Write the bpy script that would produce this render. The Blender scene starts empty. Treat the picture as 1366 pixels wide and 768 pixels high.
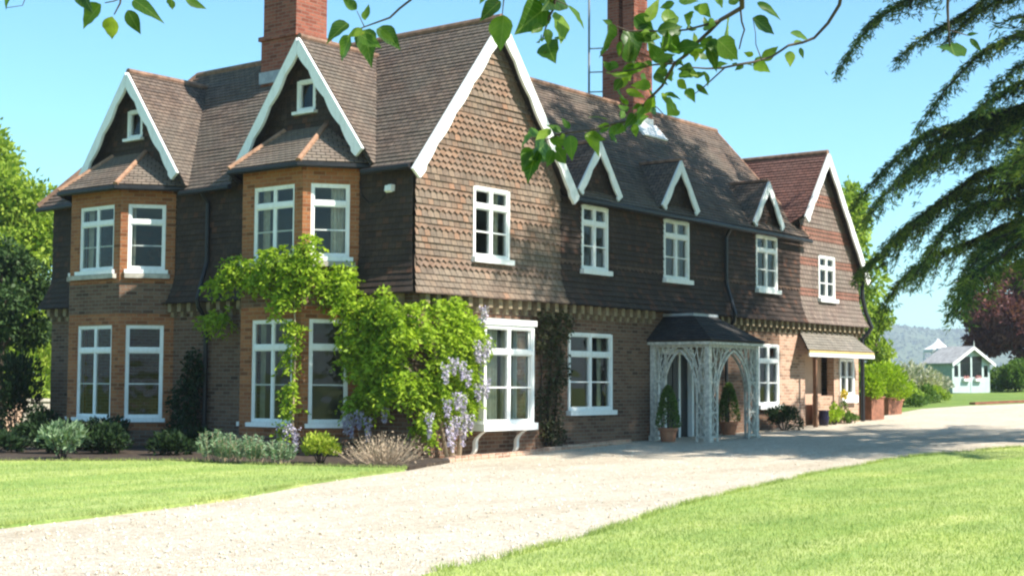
import bpy, math, random
import numpy as np
from mathutils import Vector
D = bpy.data
SC = bpy.context.scene
COL = SC.collection
R = math.radians
random.seed(7)
RNG = np.random.default_rng(7)

# ------------------------------------------------------------------ camera
cam_d = D.cameras.new('camera'); cam = D.objects.new('camera', cam_d); COL.objects.link(cam)
FW = Vector((0.78594563, 0.61482063, 0.0654604)); RT = Vector((0.61587973, -0.78782474, 0.00493306)); UP = Vector((-0.05460427, -0.03643862, 0.99784297))
from mathutils import Matrix
cam.matrix_world = Matrix(((RT.x, UP.x, -FW.x, -19.3486), (RT.y, UP.y, -FW.y, -17.3723), (RT.z, UP.z, -FW.z, 1.6), (0, 0, 0, 1)))
cam_d.sensor_width = 36; cam_d.lens = 1942.7 * 36 / 1366
cam_d.clip_start = 0.05; cam_d.clip_end = 12000
SC.camera = cam

# ------------------------------------------------------------------ light
SUN = Vector((0.13, -1.0, 1.08)).normalized()
EL = math.asin(SUN.z); AZ = math.atan2(SUN.x, SUN.y)
world = D.worlds.new('World'); SC.world = world; world.use_nodes = True
wn = world.node_tree.nodes; wl = world.node_tree.links
sky = wn.new('ShaderNodeTexSky'); sky.sky_type = 'NISHITA'; sky.sun_disc = False
sky.sun_elevation = EL; sky.sun_rotation = AZ
sky.altitude = 50; sky.air_density = 1.0; sky.dust_density = 0.3; sky.ozone_density = 1.6
bg = wn['Background']; bg.inputs[1].default_value = 0.10
tint = wn.new('ShaderNodeMix'); tint.data_type = 'RGBA'; tint.blend_type = 'MULTIPLY'; tint.inputs[0].default_value = 1; tint.inputs[7].default_value = (.69, 1.09, 1.12, 1)
wl.new(sky.outputs[0], tint.inputs[6]); wl.new(tint.outputs[2], bg.inputs[0])
sun_d = D.lights.new('sun', 'SUN'); sun_d.energy = 5.0; sun_d.angle = R(0.6); sun_d.color = (1, 0.94, 0.84)
sun = D.objects.new('sun', sun_d); COL.objects.link(sun)
sun.rotation_euler = SUN.to_track_quat('Z', 'Y').to_euler(); sun.location = (0, -30, 40)
SC.view_settings.view_transform = 'Standard'; SC.view_settings.look = 'None'
SC.view_settings.exposure = 1.12; SC.view_settings.gamma = 1
SC.cycles.filter_width = 2.3
SC.cycles.max_bounces = 8; SC.cycles.transparent_max_bounces = 12

# ------------------------------------------------------------------ materials
def nmat(name):
    m = D.materials.new(name); m.use_nodes = True
    nt = m.node_tree
    return m, nt, nt.nodes['Principled BSDF'], nt.nodes['Material Output']
def nd(nt, t, **kw):
    n = nt.nodes.new(t)
    for k, v in kw.items():
        if k.startswith('i_'):
            n.inputs[int(k[2:]) if k[2:].isdigit() else k[2:].replace('_', ' ')].default_value = v
        else: setattr(n, k, v)
    return n
def ramp(nt, src, stops, interp='LINEAR'):
    r = nt.nodes.new('ShaderNodeValToRGB'); r.color_ramp.interpolation = interp
    e = r.color_ramp.elements
    while len(e) < len(stops): e.new(0.5)
    for i, (p, c) in enumerate(stops): e[i].position = p; e[i].color = (*c, 1)
    nt.links.new(src, r.inputs[0]); return r.outputs[0]
def mixc(nt, fac, a, b, mode='MIX'):
    m = nt.nodes.new('ShaderNodeMix'); m.data_type = 'RGBA'; m.blend_type = mode
    for s, v in ((0, fac), (6, a), (7, b)):
        if hasattr(v, 'is_output'): nt.links.new(v, m.inputs[s])
        else: m.inputs[s].default_value = (*v, 1) if isinstance(v, tuple) else v
    return m.outputs[2]
def math_(nt, op, a, b=None):
    m = nt.nodes.new('ShaderNodeMath'); m.operation = op
    for s, v in ((0, a), (1, b)):
        if v is None: continue
        if hasattr(v, 'is_output'): nt.links.new(v, m.inputs[s])
        else: m.inputs[s].default_value = v
    return m.outputs[0]
def noise(nt, scale, detail=4, vec=None, rough=.55):
    n = nd(nt, 'ShaderNodeTexNoise'); n.inputs['Scale'].default_value = scale; n.inputs['Detail'].default_value = detail; n.inputs['Roughness'].default_value = rough
    if vec is not None: nt.links.new(vec, n.inputs['Vector'])
    return n.outputs['Fac']
def wpos(nt): return nt.nodes.new('ShaderNodeNewGeometry').outputs['Position']
def bump(nt, b, h, strength, dist=.02):
    n = nd(nt, 'ShaderNodeBump'); n.inputs['Strength'].default_value = strength; n.inputs['Distance'].default_value = dist
    nt.links.new(h, n.inputs['Height']); nt.links.new(n.outputs[0], b.inputs['Normal'])
def solid(name, c, rough=.6, var=.12, scale=6, spec=.3):
    m, nt, b, o = nmat(name)
    f = noise(nt, scale, 5, wpos(nt))
    c2 = tuple(max(0, x * (1 - var * 2)) for x in c); c3 = tuple(min(1, x * (1 + var)) for x in c)
    nt.links.new(ramp(nt, f, [(.3, c2), (.7, c3)]), b.inputs['Base Color'])
    b.inputs['Roughness'].default_value = rough; b.inputs['Specular IOR Level'].default_value = spec
    return m
def tiles(name, cols, stain, stain_amt=.5, rough=.85, stain_scale=.7):
    # uv.x counts tiles along the course, uv.y counts courses
    m, nt, b, o = nmat(name)
    uv = nd(nt, 'ShaderNodeTexCoord').outputs['UV']
    sp = nd(nt, 'ShaderNodeSeparateXYZ'); nt.links.new(uv, sp.inputs[0])
    row = math_(nt, 'FLOOR', sp.outputs[1])
    u = math_(nt, 'ADD', sp.outputs[0], math_(nt, 'MULTIPLY', math_(nt, 'MODULO', row, 2.0), .5))
    cb = nd(nt, 'ShaderNodeCombineXYZ'); nt.links.new(math_(nt, 'FLOOR', u), cb.inputs[0]); nt.links.new(row, cb.inputs[1])
    wnz = nd(nt, 'ShaderNodeTexWhiteNoise', noise_dimensions='2D'); nt.links.new(cb.outputs[0], wnz.inputs[0])
    n = len(cols)
    base = ramp(nt, wnz.outputs['Value'], [(i / n, c) for i, c in enumerate(cols)], 'CONSTANT')
    mean = tuple(sum(c[i] for c in cols) / n for i in range(3))
    base = mixc(nt, .35, base, mean)
    P = wpos(nt)
    mpz = nd(nt, 'ShaderNodeMapping'); mpz.inputs['Scale'].default_value = (5, 5, .5); nt.links.new(P, mpz.inputs[0])
    run = noise(nt, .8, 4, mpz.outputs[0], .6); base = mixc(nt, .7, base, ramp(nt, run, [(.38, (.72, .71, .70)), (.56, (1.06, 1.06, 1.06))]), 'MULTIPLY')
    li = noise(nt, 5.5, 5, P, .7); base = mixc(nt, math_(nt, 'MULTIPLY', ramp(nt, li, [(.60, (0, 0, 0)), (.70, (1, 1, 1))]), .45), base, tuple(min(.5, x * 1.7 + .02) for x in mean))
    f = noise(nt, stain_scale, 6, P, .62)
    fr = ramp(nt, f, [(.42, (0, 0, 0)), (.62, (1, 1, 1))])
    c = mixc(nt, math_(nt, 'MULTIPLY', fr, stain_amt), base, stain)
    fine = noise(nt, 34, 3, P)
    c = mixc(nt, .55, c, ramp(nt, fine, [(.3, (.55, .55, .55)), (.7, (1.25, 1.25, 1.25))]), 'MULTIPLY')
    fx = math_(nt, 'FRACT', u)
    joint = math_(nt, 'LESS_THAN', math_(nt, 'ABSOLUTE', math_(nt, 'SUBTRACT', fx, .5)), .455)
    c = mixc(nt, joint, (.02, .017, .015), c)
    nt.links.new(c, b.inputs['Base Color'])
    b.inputs['Roughness'].default_value = rough; b.inputs['Specular IOR Level'].default_value = .25
    bump(nt, b, math_(nt, 'ADD', math_(nt, 'MULTIPLY', wnz.outputs['Value'], .6), fine), .5, .012)
    return m
def bricks(name, c1, c2, c3, mortar, dirt=.35):
    m, nt, b, o = nmat(name)
    uv = nd(nt, 'ShaderNodeTexCoord').outputs['UV']
    br = nd(nt, 'ShaderNodeTexBrick'); br.offset = .5
    br.inputs['Scale'].default_value = 1; br.inputs['Brick Width'].default_value = .225; br.inputs['Row Height'].default_value = .075
    br.inputs['Mortar Size'].default_value = .008; br.inputs['Mortar Smooth'].default_value = .3; br.inputs['Bias'].default_value = 0
    br.inputs['Color1'].default_value = (0, 0, 0, 1); br.inputs['Color2'].default_value = (1, 1, 1, 1); br.inputs['Mortar'].default_value = (.5, .5, .5, 1)
    nt.links.new(uv, br.inputs['Vector'])
    base = ramp(nt, br.outputs['Color'], [(0, c1), (.4, c2), (.75, c3), (1, tuple(x * .55 for x in c1))])
    P = wpos(nt)
    big = noise(nt, 1.1, 6, P, .6)
    base = mixc(nt, math_(nt, 'MULTIPLY', ramp(nt, big, [(.45, (0, 0, 0)), (.65, (1, 1, 1))]), dirt), base, tuple(x * .45 for x in c1))
    fine = noise(nt, 28, 3, P)
    base = mixc(nt, .5, base, ramp(nt, fine, [(.3, (.6, .6, .6)), (.7, (1.2, 1.2, 1.2))]), 'MULTIPLY')
    c = mixc(nt, br.outputs['Fac'], base, mortar)
    nt.links.new(c, b.inputs['Base Color']); b.inputs['Roughness'].default_value = .9; b.inputs['Specular IOR Level'].default_value = .2
    bump(nt, b, math_(nt, 'SUBTRACT', fine, br.outputs['Fac']), .6, .012)
    return m
def leafmat(name, cols, trans=.4, rough=.5, patch=None):
    m, nt, b, o = nmat(name)
    g = nd(nt, 'ShaderNodeNewGeometry')
    n = len(cols)
    c = ramp(nt, g.outputs['Random Per Island'], [(i / max(1, n - 1), x) for i, x in enumerate(cols)])
    f = noise(nt, .9, 3, g.outputs['Position'])
    c = mixc(nt, .5, c, ramp(nt, f, [(.35, (.7, .75, .7)), (.65, (1.2, 1.15, 1.0))]), 'MULTIPLY')
    if patch: c = mixc(nt, .8, c, ramp(nt, noise(nt, 1.3, 2, g.outputs['Position']), [(.4, (.75, .85, .95)), (.62, (1.7, 1.5, 1.1))]), 'MULTIPLY')  # cool and warm noise patches paint shade and sun into the needles
    nt.links.new(c, b.inputs['Base Color']); b.inputs['Roughness'].default_value = rough; b.inputs['Specular IOR Level'].default_value = .15
    t = nd(nt, 'ShaderNodeBsdfTranslucent'); nt.links.new(mixc(nt, 1, c, (1.0, 1.1, .55), 'MULTIPLY'), t.inputs[0])
    mx = nd(nt, 'ShaderNodeMixShader'); mx.inputs[0].default_value = trans
    nt.links.new(b.outputs[0], mx.inputs[1]); nt.links.new(t.outputs[0], mx.inputs[2]); nt.links.new(mx.outputs[0], o.inputs[0])
    return m
def glassmat():
    m, nt, b, o = nmat('window_glass')
    tr = nd(nt, 'ShaderNodeBsdfTransparent'); tr.inputs[0].default_value = (.8, .84, .82, 1)
    gl = nd(nt, 'ShaderNodeBsdfGlossy'); gl.inputs['Roughness'].default_value = .02
    f = nd(nt, 'ShaderNodeFresnel'); f.inputs[0].default_value = 1.5
    P = wpos(nt); bp = nd(nt, 'ShaderNodeBump'); bp.inputs['Strength'].default_value = .14; bp.inputs['Distance'].default_value = .05
    nt.links.new(noise(nt, 2.5, 1, P), bp.inputs['Height']); nt.links.new(bp.outputs[0], gl.inputs['Normal'])
    fac = math_(nt, 'MINIMUM', math_(nt, 'MULTIPLY', f.outputs[0], .85), 1.0)
    mx = nd(nt, 'ShaderNodeMixShader'); nt.links.new(fac, mx.inputs[0]); nt.links.new(tr.outputs[0], mx.inputs[1]); nt.links.new(gl.outputs[0], mx.inputs[2])
    nt.links.new(mx.outputs[0], o.inputs[0]); return m
def gravelmat():
    m, nt, b, o = nmat('pale_gravel'); P = wpos(nt)
    v = nd(nt, 'ShaderNodeTexVoronoi'); v.inputs['Scale'].default_value = 62; nt.links.new(P, v.inputs['Vector'])
    sp = nd(nt, 'ShaderNodeSeparateColor'); nt.links.new(v.outputs['Color'], sp.inputs[0])
    c = ramp(nt, sp.outputs[0], [(0, (.40, .30, .20)), (.2, (.56, .47, .36)), (.6, (.66, .59, .49)), (1, (.74, .69, .60))])
    big = noise(nt, .55, 5, P); c = mixc(nt, .6, c, ramp(nt, big, [(.35, (.86, .84, .80)), (.65, (1.08, 1.06, 1.04))]), 'MULTIPLY')
    mid = noise(nt, 7, 4, P, .7); c = mixc(nt, .6, c, ramp(nt, mid, [(.3, (.72, .68, .62)), (.6, (1.1, 1.1, 1.1))]), 'MULTIPLY')
    mp = nd(nt, 'ShaderNodeMapping'); mp.inputs['Rotation'].default_value = (0, 0, R(-20)); mp.inputs['Scale'].default_value = (.1, 1.0, 1); nt.links.new(P, mp.inputs[0])
    tr = noise(nt, .9, 4, mp.outputs[0], .6); c = mixc(nt, .45, c, ramp(nt, tr, [(.36, (.74, .70, .63)), (.52, (1.0, 1.0, 1.0))]), 'MULTIPLY')
    nt.links.new(c, b.inputs['Base Color']); b.inputs['Roughness'].default_value = .9; b.inputs['Specular IOR Level'].default_value = .2
    bump(nt, b, math_(nt, 'SUBTRACT', 1.0, v.outputs['Distance']), .8, .03); return m
def grassmat(name, dark, mid, light, stripes=True):
    m, nt, b, o = nmat(name); P = wpos(nt)
    f = noise(nt, 38, 5, P, .75); c = ramp(nt, f, [(.3, dark), (.5, mid), (.7, light)])
    big = noise(nt, .45, 5, P); c = mixc(nt, .7, c, ramp(nt, big, [(.35, (.80, .84, .78)), (.5, (1, 1, 1)), (.66, (1.25, 1.15, 1.05))]), 'MULTIPLY')
    dry = noise(nt, .9, 6, P, .7); c = mixc(nt, math_(nt, 'MULTIPLY', ramp(nt, dry, [(.56, (0, 0, 0)), (.7, (1, 1, 1))]), .5), c, (light[0] * 1.25, light[1] * 1.02, light[2] * 1.3)); md = noise(nt, 3.2, 4, P, .7); c = mixc(nt, .7, c, ramp(nt, md, [(.35, (.76, .82, .7)), (.62, (1.15, 1.12, 1.1))]), 'MULTIPLY')
    if stripes:
        mp = nd(nt, 'ShaderNodeMapping'); mp.inputs['Rotation'].default_value = (0, 0, R(-14)); mp.inputs['Scale'].default_value = (.12, 1.3, 1); nt.links.new(P, mp.inputs[0])
        st = noise(nt, 1.0, 3, mp.outputs[0]); c = mixc(nt, .85, c, ramp(nt, st, [(.38, (.66, .80, .60)), (.6, (1.18, 1.1, 1.15))]), 'MULTIPLY')
    nt.links.new(c, b.inputs['Base Color']); b.inputs['Roughness'].default_value = .85; b.inputs['Specular IOR Level'].default_value = .15
    bump(nt, b, f, .6, .04); return m

M = {}
def paint(name, c, dirt, amt):
    m, nt, b, o = nmat(name); P = wpos(nt)
    mp = nd(nt, 'ShaderNodeMapping'); mp.inputs['Scale'].default_value = (6, 6, 1.2); nt.links.new(P, mp.inputs[0])
    f = noise(nt, 2.2, 6, mp.outputs[0], .65); g = noise(nt, 22, 3, P)
    x = mixc(nt, math_(nt, 'MULTIPLY', ramp(nt, f, [(.5, (0, 0, 0)), (.72, (1, 1, 1))]), amt), c, dirt)
    x = mixc(nt, .3, x, ramp(nt, g, [(.3, (.8, .8, .78)), (.6, (1, 1, 1))]), 'MULTIPLY')
    nt.links.new(x, b.inputs['Base Color']); b.inputs['Roughness'].default_value = .45; bump(nt, b, g, .15, .004); return m
M['white'] = paint('white_paint', (.80, .80, .78), (.50, .48, .42), .4)
M['white_old'] = solid('weathered_white_paint', (0.591, 0.566, 0.500), .7, .22, 14)
M['glass'] = glassmat()
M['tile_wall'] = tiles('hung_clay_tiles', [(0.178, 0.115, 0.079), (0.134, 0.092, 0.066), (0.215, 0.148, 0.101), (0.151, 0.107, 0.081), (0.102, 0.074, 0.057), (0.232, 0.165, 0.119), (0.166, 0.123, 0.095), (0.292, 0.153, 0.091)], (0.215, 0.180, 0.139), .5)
M['tile_shaded'] = tiles('hung_clay_tiles_shaded', [(0.047, 0.030, 0.023), (0.036, 0.024, 0.019), (0.061, 0.038, 0.028), (0.041, 0.028, 0.022), (0.028, 0.020, 0.016), (0.066, 0.044, 0.033), (0.047, 0.032, 0.027), (0.110, 0.048, 0.028)], (0.055, 0.044, 0.034), .4)  # darker copy of the hung tiles, wall shade painted into the colour
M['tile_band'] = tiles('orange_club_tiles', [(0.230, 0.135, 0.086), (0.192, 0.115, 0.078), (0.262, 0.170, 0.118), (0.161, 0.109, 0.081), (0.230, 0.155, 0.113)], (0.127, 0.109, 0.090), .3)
M['tile_dim'] = tiles('dim_club_tiles', [(.105, .06, .045), (.08, .05, .038), (.125, .075, .05)], (.09, .07, .055), .4)  # club tile bands darkened likewise for the shaded walls
M['tile_red'] = tiles('red_club_tiles', [(0.218, 0.096, 0.067), (0.186, 0.084, 0.058), (0.243, 0.116, 0.085)], (0.154, 0.104, 0.080), .3)
M['tile_grey'] = tiles('grey_hung_tiles', [(.19, .14, .115), (.155, .115, .097), (.22, .165, .135), (.17, .12, .10)], (.21, .18, .15), .5)
M['roof'] = tiles('clay_roof_tiles', [(0.146, 0.101, 0.077), (0.114, 0.082, 0.066), (0.172, 0.121, 0.092), (0.132, 0.099, 0.080), (0.096, 0.072, 0.060), (0.185, 0.136, 0.104)], (0.132, 0.117, 0.095), .55)
M['roof_red'] = tiles('red_roof_tiles', [(0.180, 0.084, 0.066), (0.149, 0.070, 0.057), (0.211, 0.101, 0.080), (0.162, 0.084, 0.070)], (0.144, 0.085, 0.070), .4)
M['roof_bay'] = tiles('bay_roof_tiles', [(.19, .135, .10), (.15, .11, .085), (.22, .16, .12), (.17, .125, .10)], (.18, .155, .125), .6)
M['slate'] = tiles('dark_porch_tiles', [(0.033, 0.030, 0.031), (0.024, 0.023, 0.025), (0.045, 0.040, 0.039)], (0.054, 0.051, 0.046), .4)
M['greytile'] = tiles('grey_canopy_tiles', [(.21, .18, .15), (.17, .15, .13), (.25, .215, .18)], (.22, .205, .17), .5)
M['hip'] = solid('orange_hip_tiles', (.33, .185, .115), .85, .2, 8)
M['ridge'] = solid('clay_ridge_tiles', (.24, .14, .095), .85, .25, 7)
M['brick'] = bricks('brown_brick', (0.124, 0.062, 0.041), (0.167, 0.090, 0.057), (0.205, 0.118, 0.077), (0.186, 0.161, 0.124))
M['brick_orange'] = bricks('orange_brick', (0.306, 0.112, 0.045), (0.365, 0.148, 0.063), (0.280, 0.096, 0.042), (0.289, 0.186, 0.112), .25)
M['brick_red'] = bricks('red_chimney_brick', (0.272, 0.084, 0.051), (0.320, 0.112, 0.072), (0.232, 0.068, 0.043), (0.224, 0.144, 0.111), .3)
M['brick_pink_lit'] = bricks('pink_lit_brick', (0.456, 0.275, 0.190), (0.513, 0.323, 0.233), (0.408, 0.237, 0.162), (0.475, 0.399, 0.314), .12)  # paler copy of the brick, sunlight painted in for the front's lit end
M['corbel'] = solid('stone_corbel', (0.260, 0.204, 0.128), .85, .2, 10)
M['lead'] = solid('lead_sheet', (.30, .33, .36), .5, .15, 6)
M['black'] = solid('black_iron', (.018, .018, .02), .45, .2, 8)
M['soffit'] = solid('dark_timber', (0.036, 0.027, 0.021), .8, .2, 8)
M['plaster'] = solid('interior_plaster', (.40, .36, .30), .9, .05, 2)
M['carpet'] = solid('interior_floor', (.22, .16, .10), .9, .1, 3)
M['curtain'] = solid('cream_curtain', (.62, .56, .44), .9, .1, 12)
M['curtain_green'] = solid('sage_curtain', (.46, .46, .36), .9, .1, 12)
M['door'] = solid('dark_door', (0.012, 0.014, 0.016), .4, .1, 5)
M['pinkwall'] = solid('pink_render', (.50, .34, .25), .9, .08, 3)
M['brownwood'] = solid('brown_timber', (.17, .085, .045), .7, .2, 10)
M['fascia'] = solid('ochre_fascia', (0.496, 0.352, 0.144), .6, .1, 8)
M['terra'] = solid('terracotta', (.36, .16, .09), .85, .15, 8)
M['wood_box'] = solid('planter_timber', (.26, .11, .065), .8, .2, 9)
M['stone'] = solid('pale_stone', (.45, .41, .35), .9, .2, 6)
M['bluepot'] = solid('dark_blue_glaze', (0.012, 0.012, 0.036), .25, .1, 4)
M['soil'] = solid('bed_soil', (.055, .038, .026), .95, .3, 9)
M['gravel'] = gravelmat()
M['lawn'] = grassmat('mown_lawn', (0.198, 0.267, 0.081), (0.319, 0.392, 0.128), (0.440, 0.502, 0.198))
M['rough'] = grassmat('rough_grass', (.10, .16, .035), (.15, .22, .05), (.20, .27, .075), False)
M['blade'] = leafmat('grass_blade', [(0.236, 0.302, 0.084), (0.344, 0.423, 0.126), (0.471, 0.514, 0.189)], .3, .6)
M['bark'] = solid('grey_bark', (.10, .075, .055), .9, .3, 14)
M['bark_dark'] = solid('dark_bark', (.05, .038, .03), .9, .3, 14)
M['twig'] = solid('young_twig', (.085, .06, .045), .7, .2, 30)
M['twig_tan'] = solid('tan_twig', (.42, .32, .22), .85, .2, 20)
M['cedar'] = leafmat('cedar_needles', [(.036, .078, .036), (.075, .135, .042), (.15, .22, .05), (.26, .33, .07)], .35, .6, 1)
M['climber'] = leafmat('climber_leaf', [(.03, .04, .018), (.05, .06, .025), (.085, .07, .04)], .2)
def heroleaf():
    m, nt, b, o = nmat('lime_leaf'); g = nd(nt, 'ShaderNodeNewGeometry')
    uv = nd(nt, 'ShaderNodeTexCoord').outputs['UV']; sp = nd(nt, 'ShaderNodeSeparateXYZ'); nt.links.new(uv, sp.inputs[0])
    c = ramp(nt, g.outputs['Random Per Island'], [(0, (.035, .085, .016)), (.35, (.06, .135, .02)), (.65, (.10, .19, .024)), (.85, (.17, .27, .03)), (1, (.24, .31, .04))])
    ax = math_(nt, 'ABSOLUTE', sp.outputs[0])
    mid = math_(nt, 'LESS_THAN', ax, .022)
    ph = math_(nt, 'SUBTRACT', sp.outputs[1], math_(nt, 'MULTIPLY', ax, .85))
    side = math_(nt, 'LESS_THAN', math_(nt, 'FRACT', math_(nt, 'MULTIPLY', ph, 7.0)), .13)
    vein = math_(nt, 'MAXIMUM', mid, math_(nt, 'MULTIPLY', side, .6))
    c = mixc(nt, math_(nt, 'MULTIPLY', vein, .45), c, (.24, .31, .09))
    f = noise(nt, 60, 3, g.outputs['Position']); c = mixc(nt, .5, c, ramp(nt, f, [(.35, (.72, .74, .7)), (.65, (1.2, 1.15, 1.0))]), 'MULTIPLY')
    sp_ = noise(nt, 130, 2, g.outputs['Position']); c = mixc(nt, math_(nt, 'GREATER_THAN', sp_, .735), c, (.16, .09, .03))
    nt.links.new(c, b.inputs['Base Color']); b.inputs['Roughness'].default_value = .38; b.inputs['Specular IOR Level'].default_value = .3
    bump(nt, b, math_(nt, 'MULTIPLY', vein, -1.0), .35, .002)
    t = nd(nt, 'ShaderNodeBsdfTranslucent'); nt.links.new(mixc(nt, 1, c, (1.15, 1.25, .5), 'MULTIPLY'), t.inputs[0])
    mx = nd(nt, 'ShaderNodeMixShader'); mx.inputs[0].default_value = .5
    nt.links.new(b.outputs[0], mx.inputs[1]); nt.links.new(t.outputs[0], mx.inputs[2]); nt.links.new(mx.outputs[0], o.inputs[0]); return m
M['hero'] = heroleaf()
M['lime_tree'] = leafmat('spring_foliage', [(0.189, 0.287, 0.041), (0.284, 0.389, 0.055), (0.378, 0.473, 0.076)], .4)
M['mid_tree'] = leafmat('green_foliage', [(0.069, 0.132, 0.033), (0.106, 0.180, 0.039), (0.150, 0.240, 0.055)], .35)
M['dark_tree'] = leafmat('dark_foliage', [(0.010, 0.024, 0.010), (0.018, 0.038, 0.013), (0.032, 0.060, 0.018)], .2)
M['yew'] = leafmat('yew_foliage', [(.025, .05, .018), (.045, .085, .026), (.07, .12, .036)], .2)
M['copper'] = leafmat('copper_foliage', [(0.083, 0.031, 0.036), (0.135, 0.049, 0.049), (0.195, 0.077, 0.063)], .3)
M['wist'] = leafmat('wisteria_leaf', [(0.190, 0.299, 0.022), (0.285, 0.414, 0.030), (0.394, 0.514, 0.050)], .45)
M['wist_fl'] = leafmat('wisteria_flower', [(0.389, 0.330, 0.540), (0.518, 0.462, 0.648), (0.626, 0.583, 0.713)], .3, .7)
M['euph'] = leafmat('blue_green_leaf', [(.13, .21, .12), (.19, .28, .17), (.26, .35, .21)], .25)
M['lime_bush'] = leafmat('yellow_green_leaf', [(.24, .32, .03), (.33, .40, .05), (.42, .46, .09)], .35)
M['blossom'] = leafmat('pale_blossom', [(.38, .38, .28), (.5, .48, .4), (.25, .3, .16)], .3, .8)
M['yellow_fl'] = leafmat('yellow_flower', [(.7, .5, .03), (.75, .6, .05)], .3, .7)
M['pink_fl'] = leafmat('pink_flower', [(.6, .25, .3), (.7, .4, .42)], .3, .7)
M['sage'] = solid('sage_paint', (0.422, 0.494, 0.489), .6, .06, 6)
M['sage_dark'] = solid('sage_boards', (0.288, 0.360, 0.306), .7, .1, 6)
M['grey_roof'] = solid('grey_felt', (0.390, 0.371, 0.364), .85, .15, 5)
M['hill'] = leafmat('hill_woods', [(.045, .075, .03), (.06, .095, .035), (.085, .125, .045)], .1)
M['canvas'] = solid('white_canvas', (.78, .76, .74), .8, .04, 4)

# ------------------------------------------------------------------ mesh helpers
def V(*a): return Vector(a)
def wloc(o):
    v = Vector((0, 0, 0))
    while o is not None: v = v + o.location; o = o.parent
    return v
class MB:
    def __init__(s): s.v = []; s.f = []; s.uv = []; s.mi = []; s.cm = 0
    def face(s, pts, uvs=None):
        i = len(s.v); s.v += [tuple(p) for p in pts]; s.f.append(tuple(range(i, i + len(pts)))); s.uv.append(uvs); s.mi.append(s.cm)
    def obox(s, O, X, Y, Z):
        # box with corner O and edge vectors X, Y, Z (right-handed)
        p = [O, O + X, O + X + Y, O + Y, O + Z, O + X + Z, O + X + Y + Z, O + Y + Z]
        for q in ((0, 3, 2, 1), (4, 5, 6, 7), (0, 1, 5, 4), (1, 2, 6, 5), (2, 3, 7, 6), (3, 0, 4, 7)): s.face([p[k] for k in q])
    def box(s, a, b):
        s.obox(V(*a), V(b[0] - a[0], 0, 0), V(0, b[1] - a[1], 0), V(0, 0, b[2] - a[2]))
    def prism(s, poly, O, S, T, N, d):
        # polygon in (S,T) extruded by d along N
        a = [O + S * p[0] + T * p[1] for p in poly]; b = [q + N * d for q in a]
        s.face(b); s.face(a[::-1])
        for i in range(len(a)):
            j = (i + 1) % len(a); s.face([a[i], a[j], b[j], b[i]])
    def strip_prism(s, outer, inner, O, S, T, N, d):
        # band between two polylines of equal length, extruded by d
        P = lambda q, k: O + S * q[0] + T * q[1] + N * k
        n = len(outer)
        for i in range(n - 1):
            s.face([P(outer[i], d), P(inner[i], d), P(inner[i + 1], d), P(outer[i + 1], d)])
            s.face([P(outer[i], 0), P(outer[i + 1], 0), P(inner[i + 1], 0), P(inner[i], 0)])
            s.face([P(inner[i], 0), P(inner[i + 1], 0), P(inner[i + 1], d), P(inner[i], d)])
            s.face([P(outer[i], 0), P(outer[i], d), P(outer[i + 1], d), P(outer[i + 1], 0)])
        for i in (0, n - 1): s.face([P(outer[i], 0), P(inner[i], 0), P(inner[i], d), P(outer[i], d)])
    def tube(s, pts, rad, n=6, cap=True):
        pts = [Vector(p) for p in pts]
        if not isinstance(rad, (list, tuple)): rad = [rad] * len(pts)
        rings = []; ref = None
        for i, p in enumerate(pts):
            t = (pts[min(i + 1, len(pts) - 1)] - pts[max(i - 1, 0)]).normalized()
            if ref is None:
                ref = V(0, 0, 1) if abs(t.z) < .9 else V(1, 0, 0)
            a = (ref - t * ref.dot(t)).normalized(); b = t.cross(a); ref = a
            rings.append([p + (a * math.cos(6.2832 * k / n) + b * math.sin(6.2832 * k / n)) * rad[i] for k in range(n)])
        base = len(s.v)
        for r in rings: s.v += [tuple(q) for q in r]
        for i in range(len(rings) - 1):
            for k in range(n):
                s.f.append((base + i * n + k, base + i * n + (k + 1) % n, base + (i + 1) * n + (k + 1) % n, base + (i + 1) * n + k)); s.uv.append(None); s.mi.append(s.cm)
        if cap:
            s.f.append(tuple(base + k for k in range(n))[::-1]); s.uv.append(None); s.mi.append(s.cm)
            s.f.append(tuple(base + (len(rings) - 1) * n + k for k in range(n))); s.uv.append(None); s.mi.append(s.cm)
    def lathe(s, O, prof, n=12):
        base = len(s.v)
        for r, z in prof: s.v += [(O[0] + r * math.cos(6.2832 * k / n), O[1] + r * math.sin(6.2832 * k / n), O[2] + z) for k in range(n)]
        for i in range(len(prof) - 1):
            for k in range(n):
                s.f.append((base + i * n + k, base + i * n + (k + 1) % n, base + (i + 1) * n + (k + 1) % n, base + (i + 1) * n + k)); s.uv.append(None); s.mi.append(s.cm)
    def build(s, name, mats, parent=None, local=False, smooth=False):
        me = D.meshes.new(name); o = D.objects.new(name, me); COL.objects.link(o)
        if parent is not None: o.parent = parent
        off = wloc(parent) if (parent is not None and not local) else V(0, 0, 0)
        me.from_pydata([(a - off.x, b - off.y, c - off.z) for a, b, c in s.v], [], s.f)
        for m in (mats if isinstance(mats, (list, tuple)) else [mats]): me.materials.append(m)
        uvl = me.uv_layers.new(name='uv'); dat = []
        for p, fu in zip(me.polygons, s.uv):
            if fu is None:
                n = p.normal
                if abs(n.z) > .97: t = V(1, 0, 0); b = V(0, 1, 0)
                else: t = V(-n.y, n.x, 0).normalized(); b = n.cross(t)
                for vi in p.vertices:
                    q = Vector(s.v[vi]); dat += [q.dot(t), q.dot(b)]
            else:
                for u in fu: dat += [u[0], u[1]]
        uvl.data.foreach_set('uv', dat)
        me.polygons.foreach_set('material_index', s.mi)
        if smooth: me.polygons.foreach_set('use_smooth', [True] * len(me.polygons))
        me.update(); return o

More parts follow.
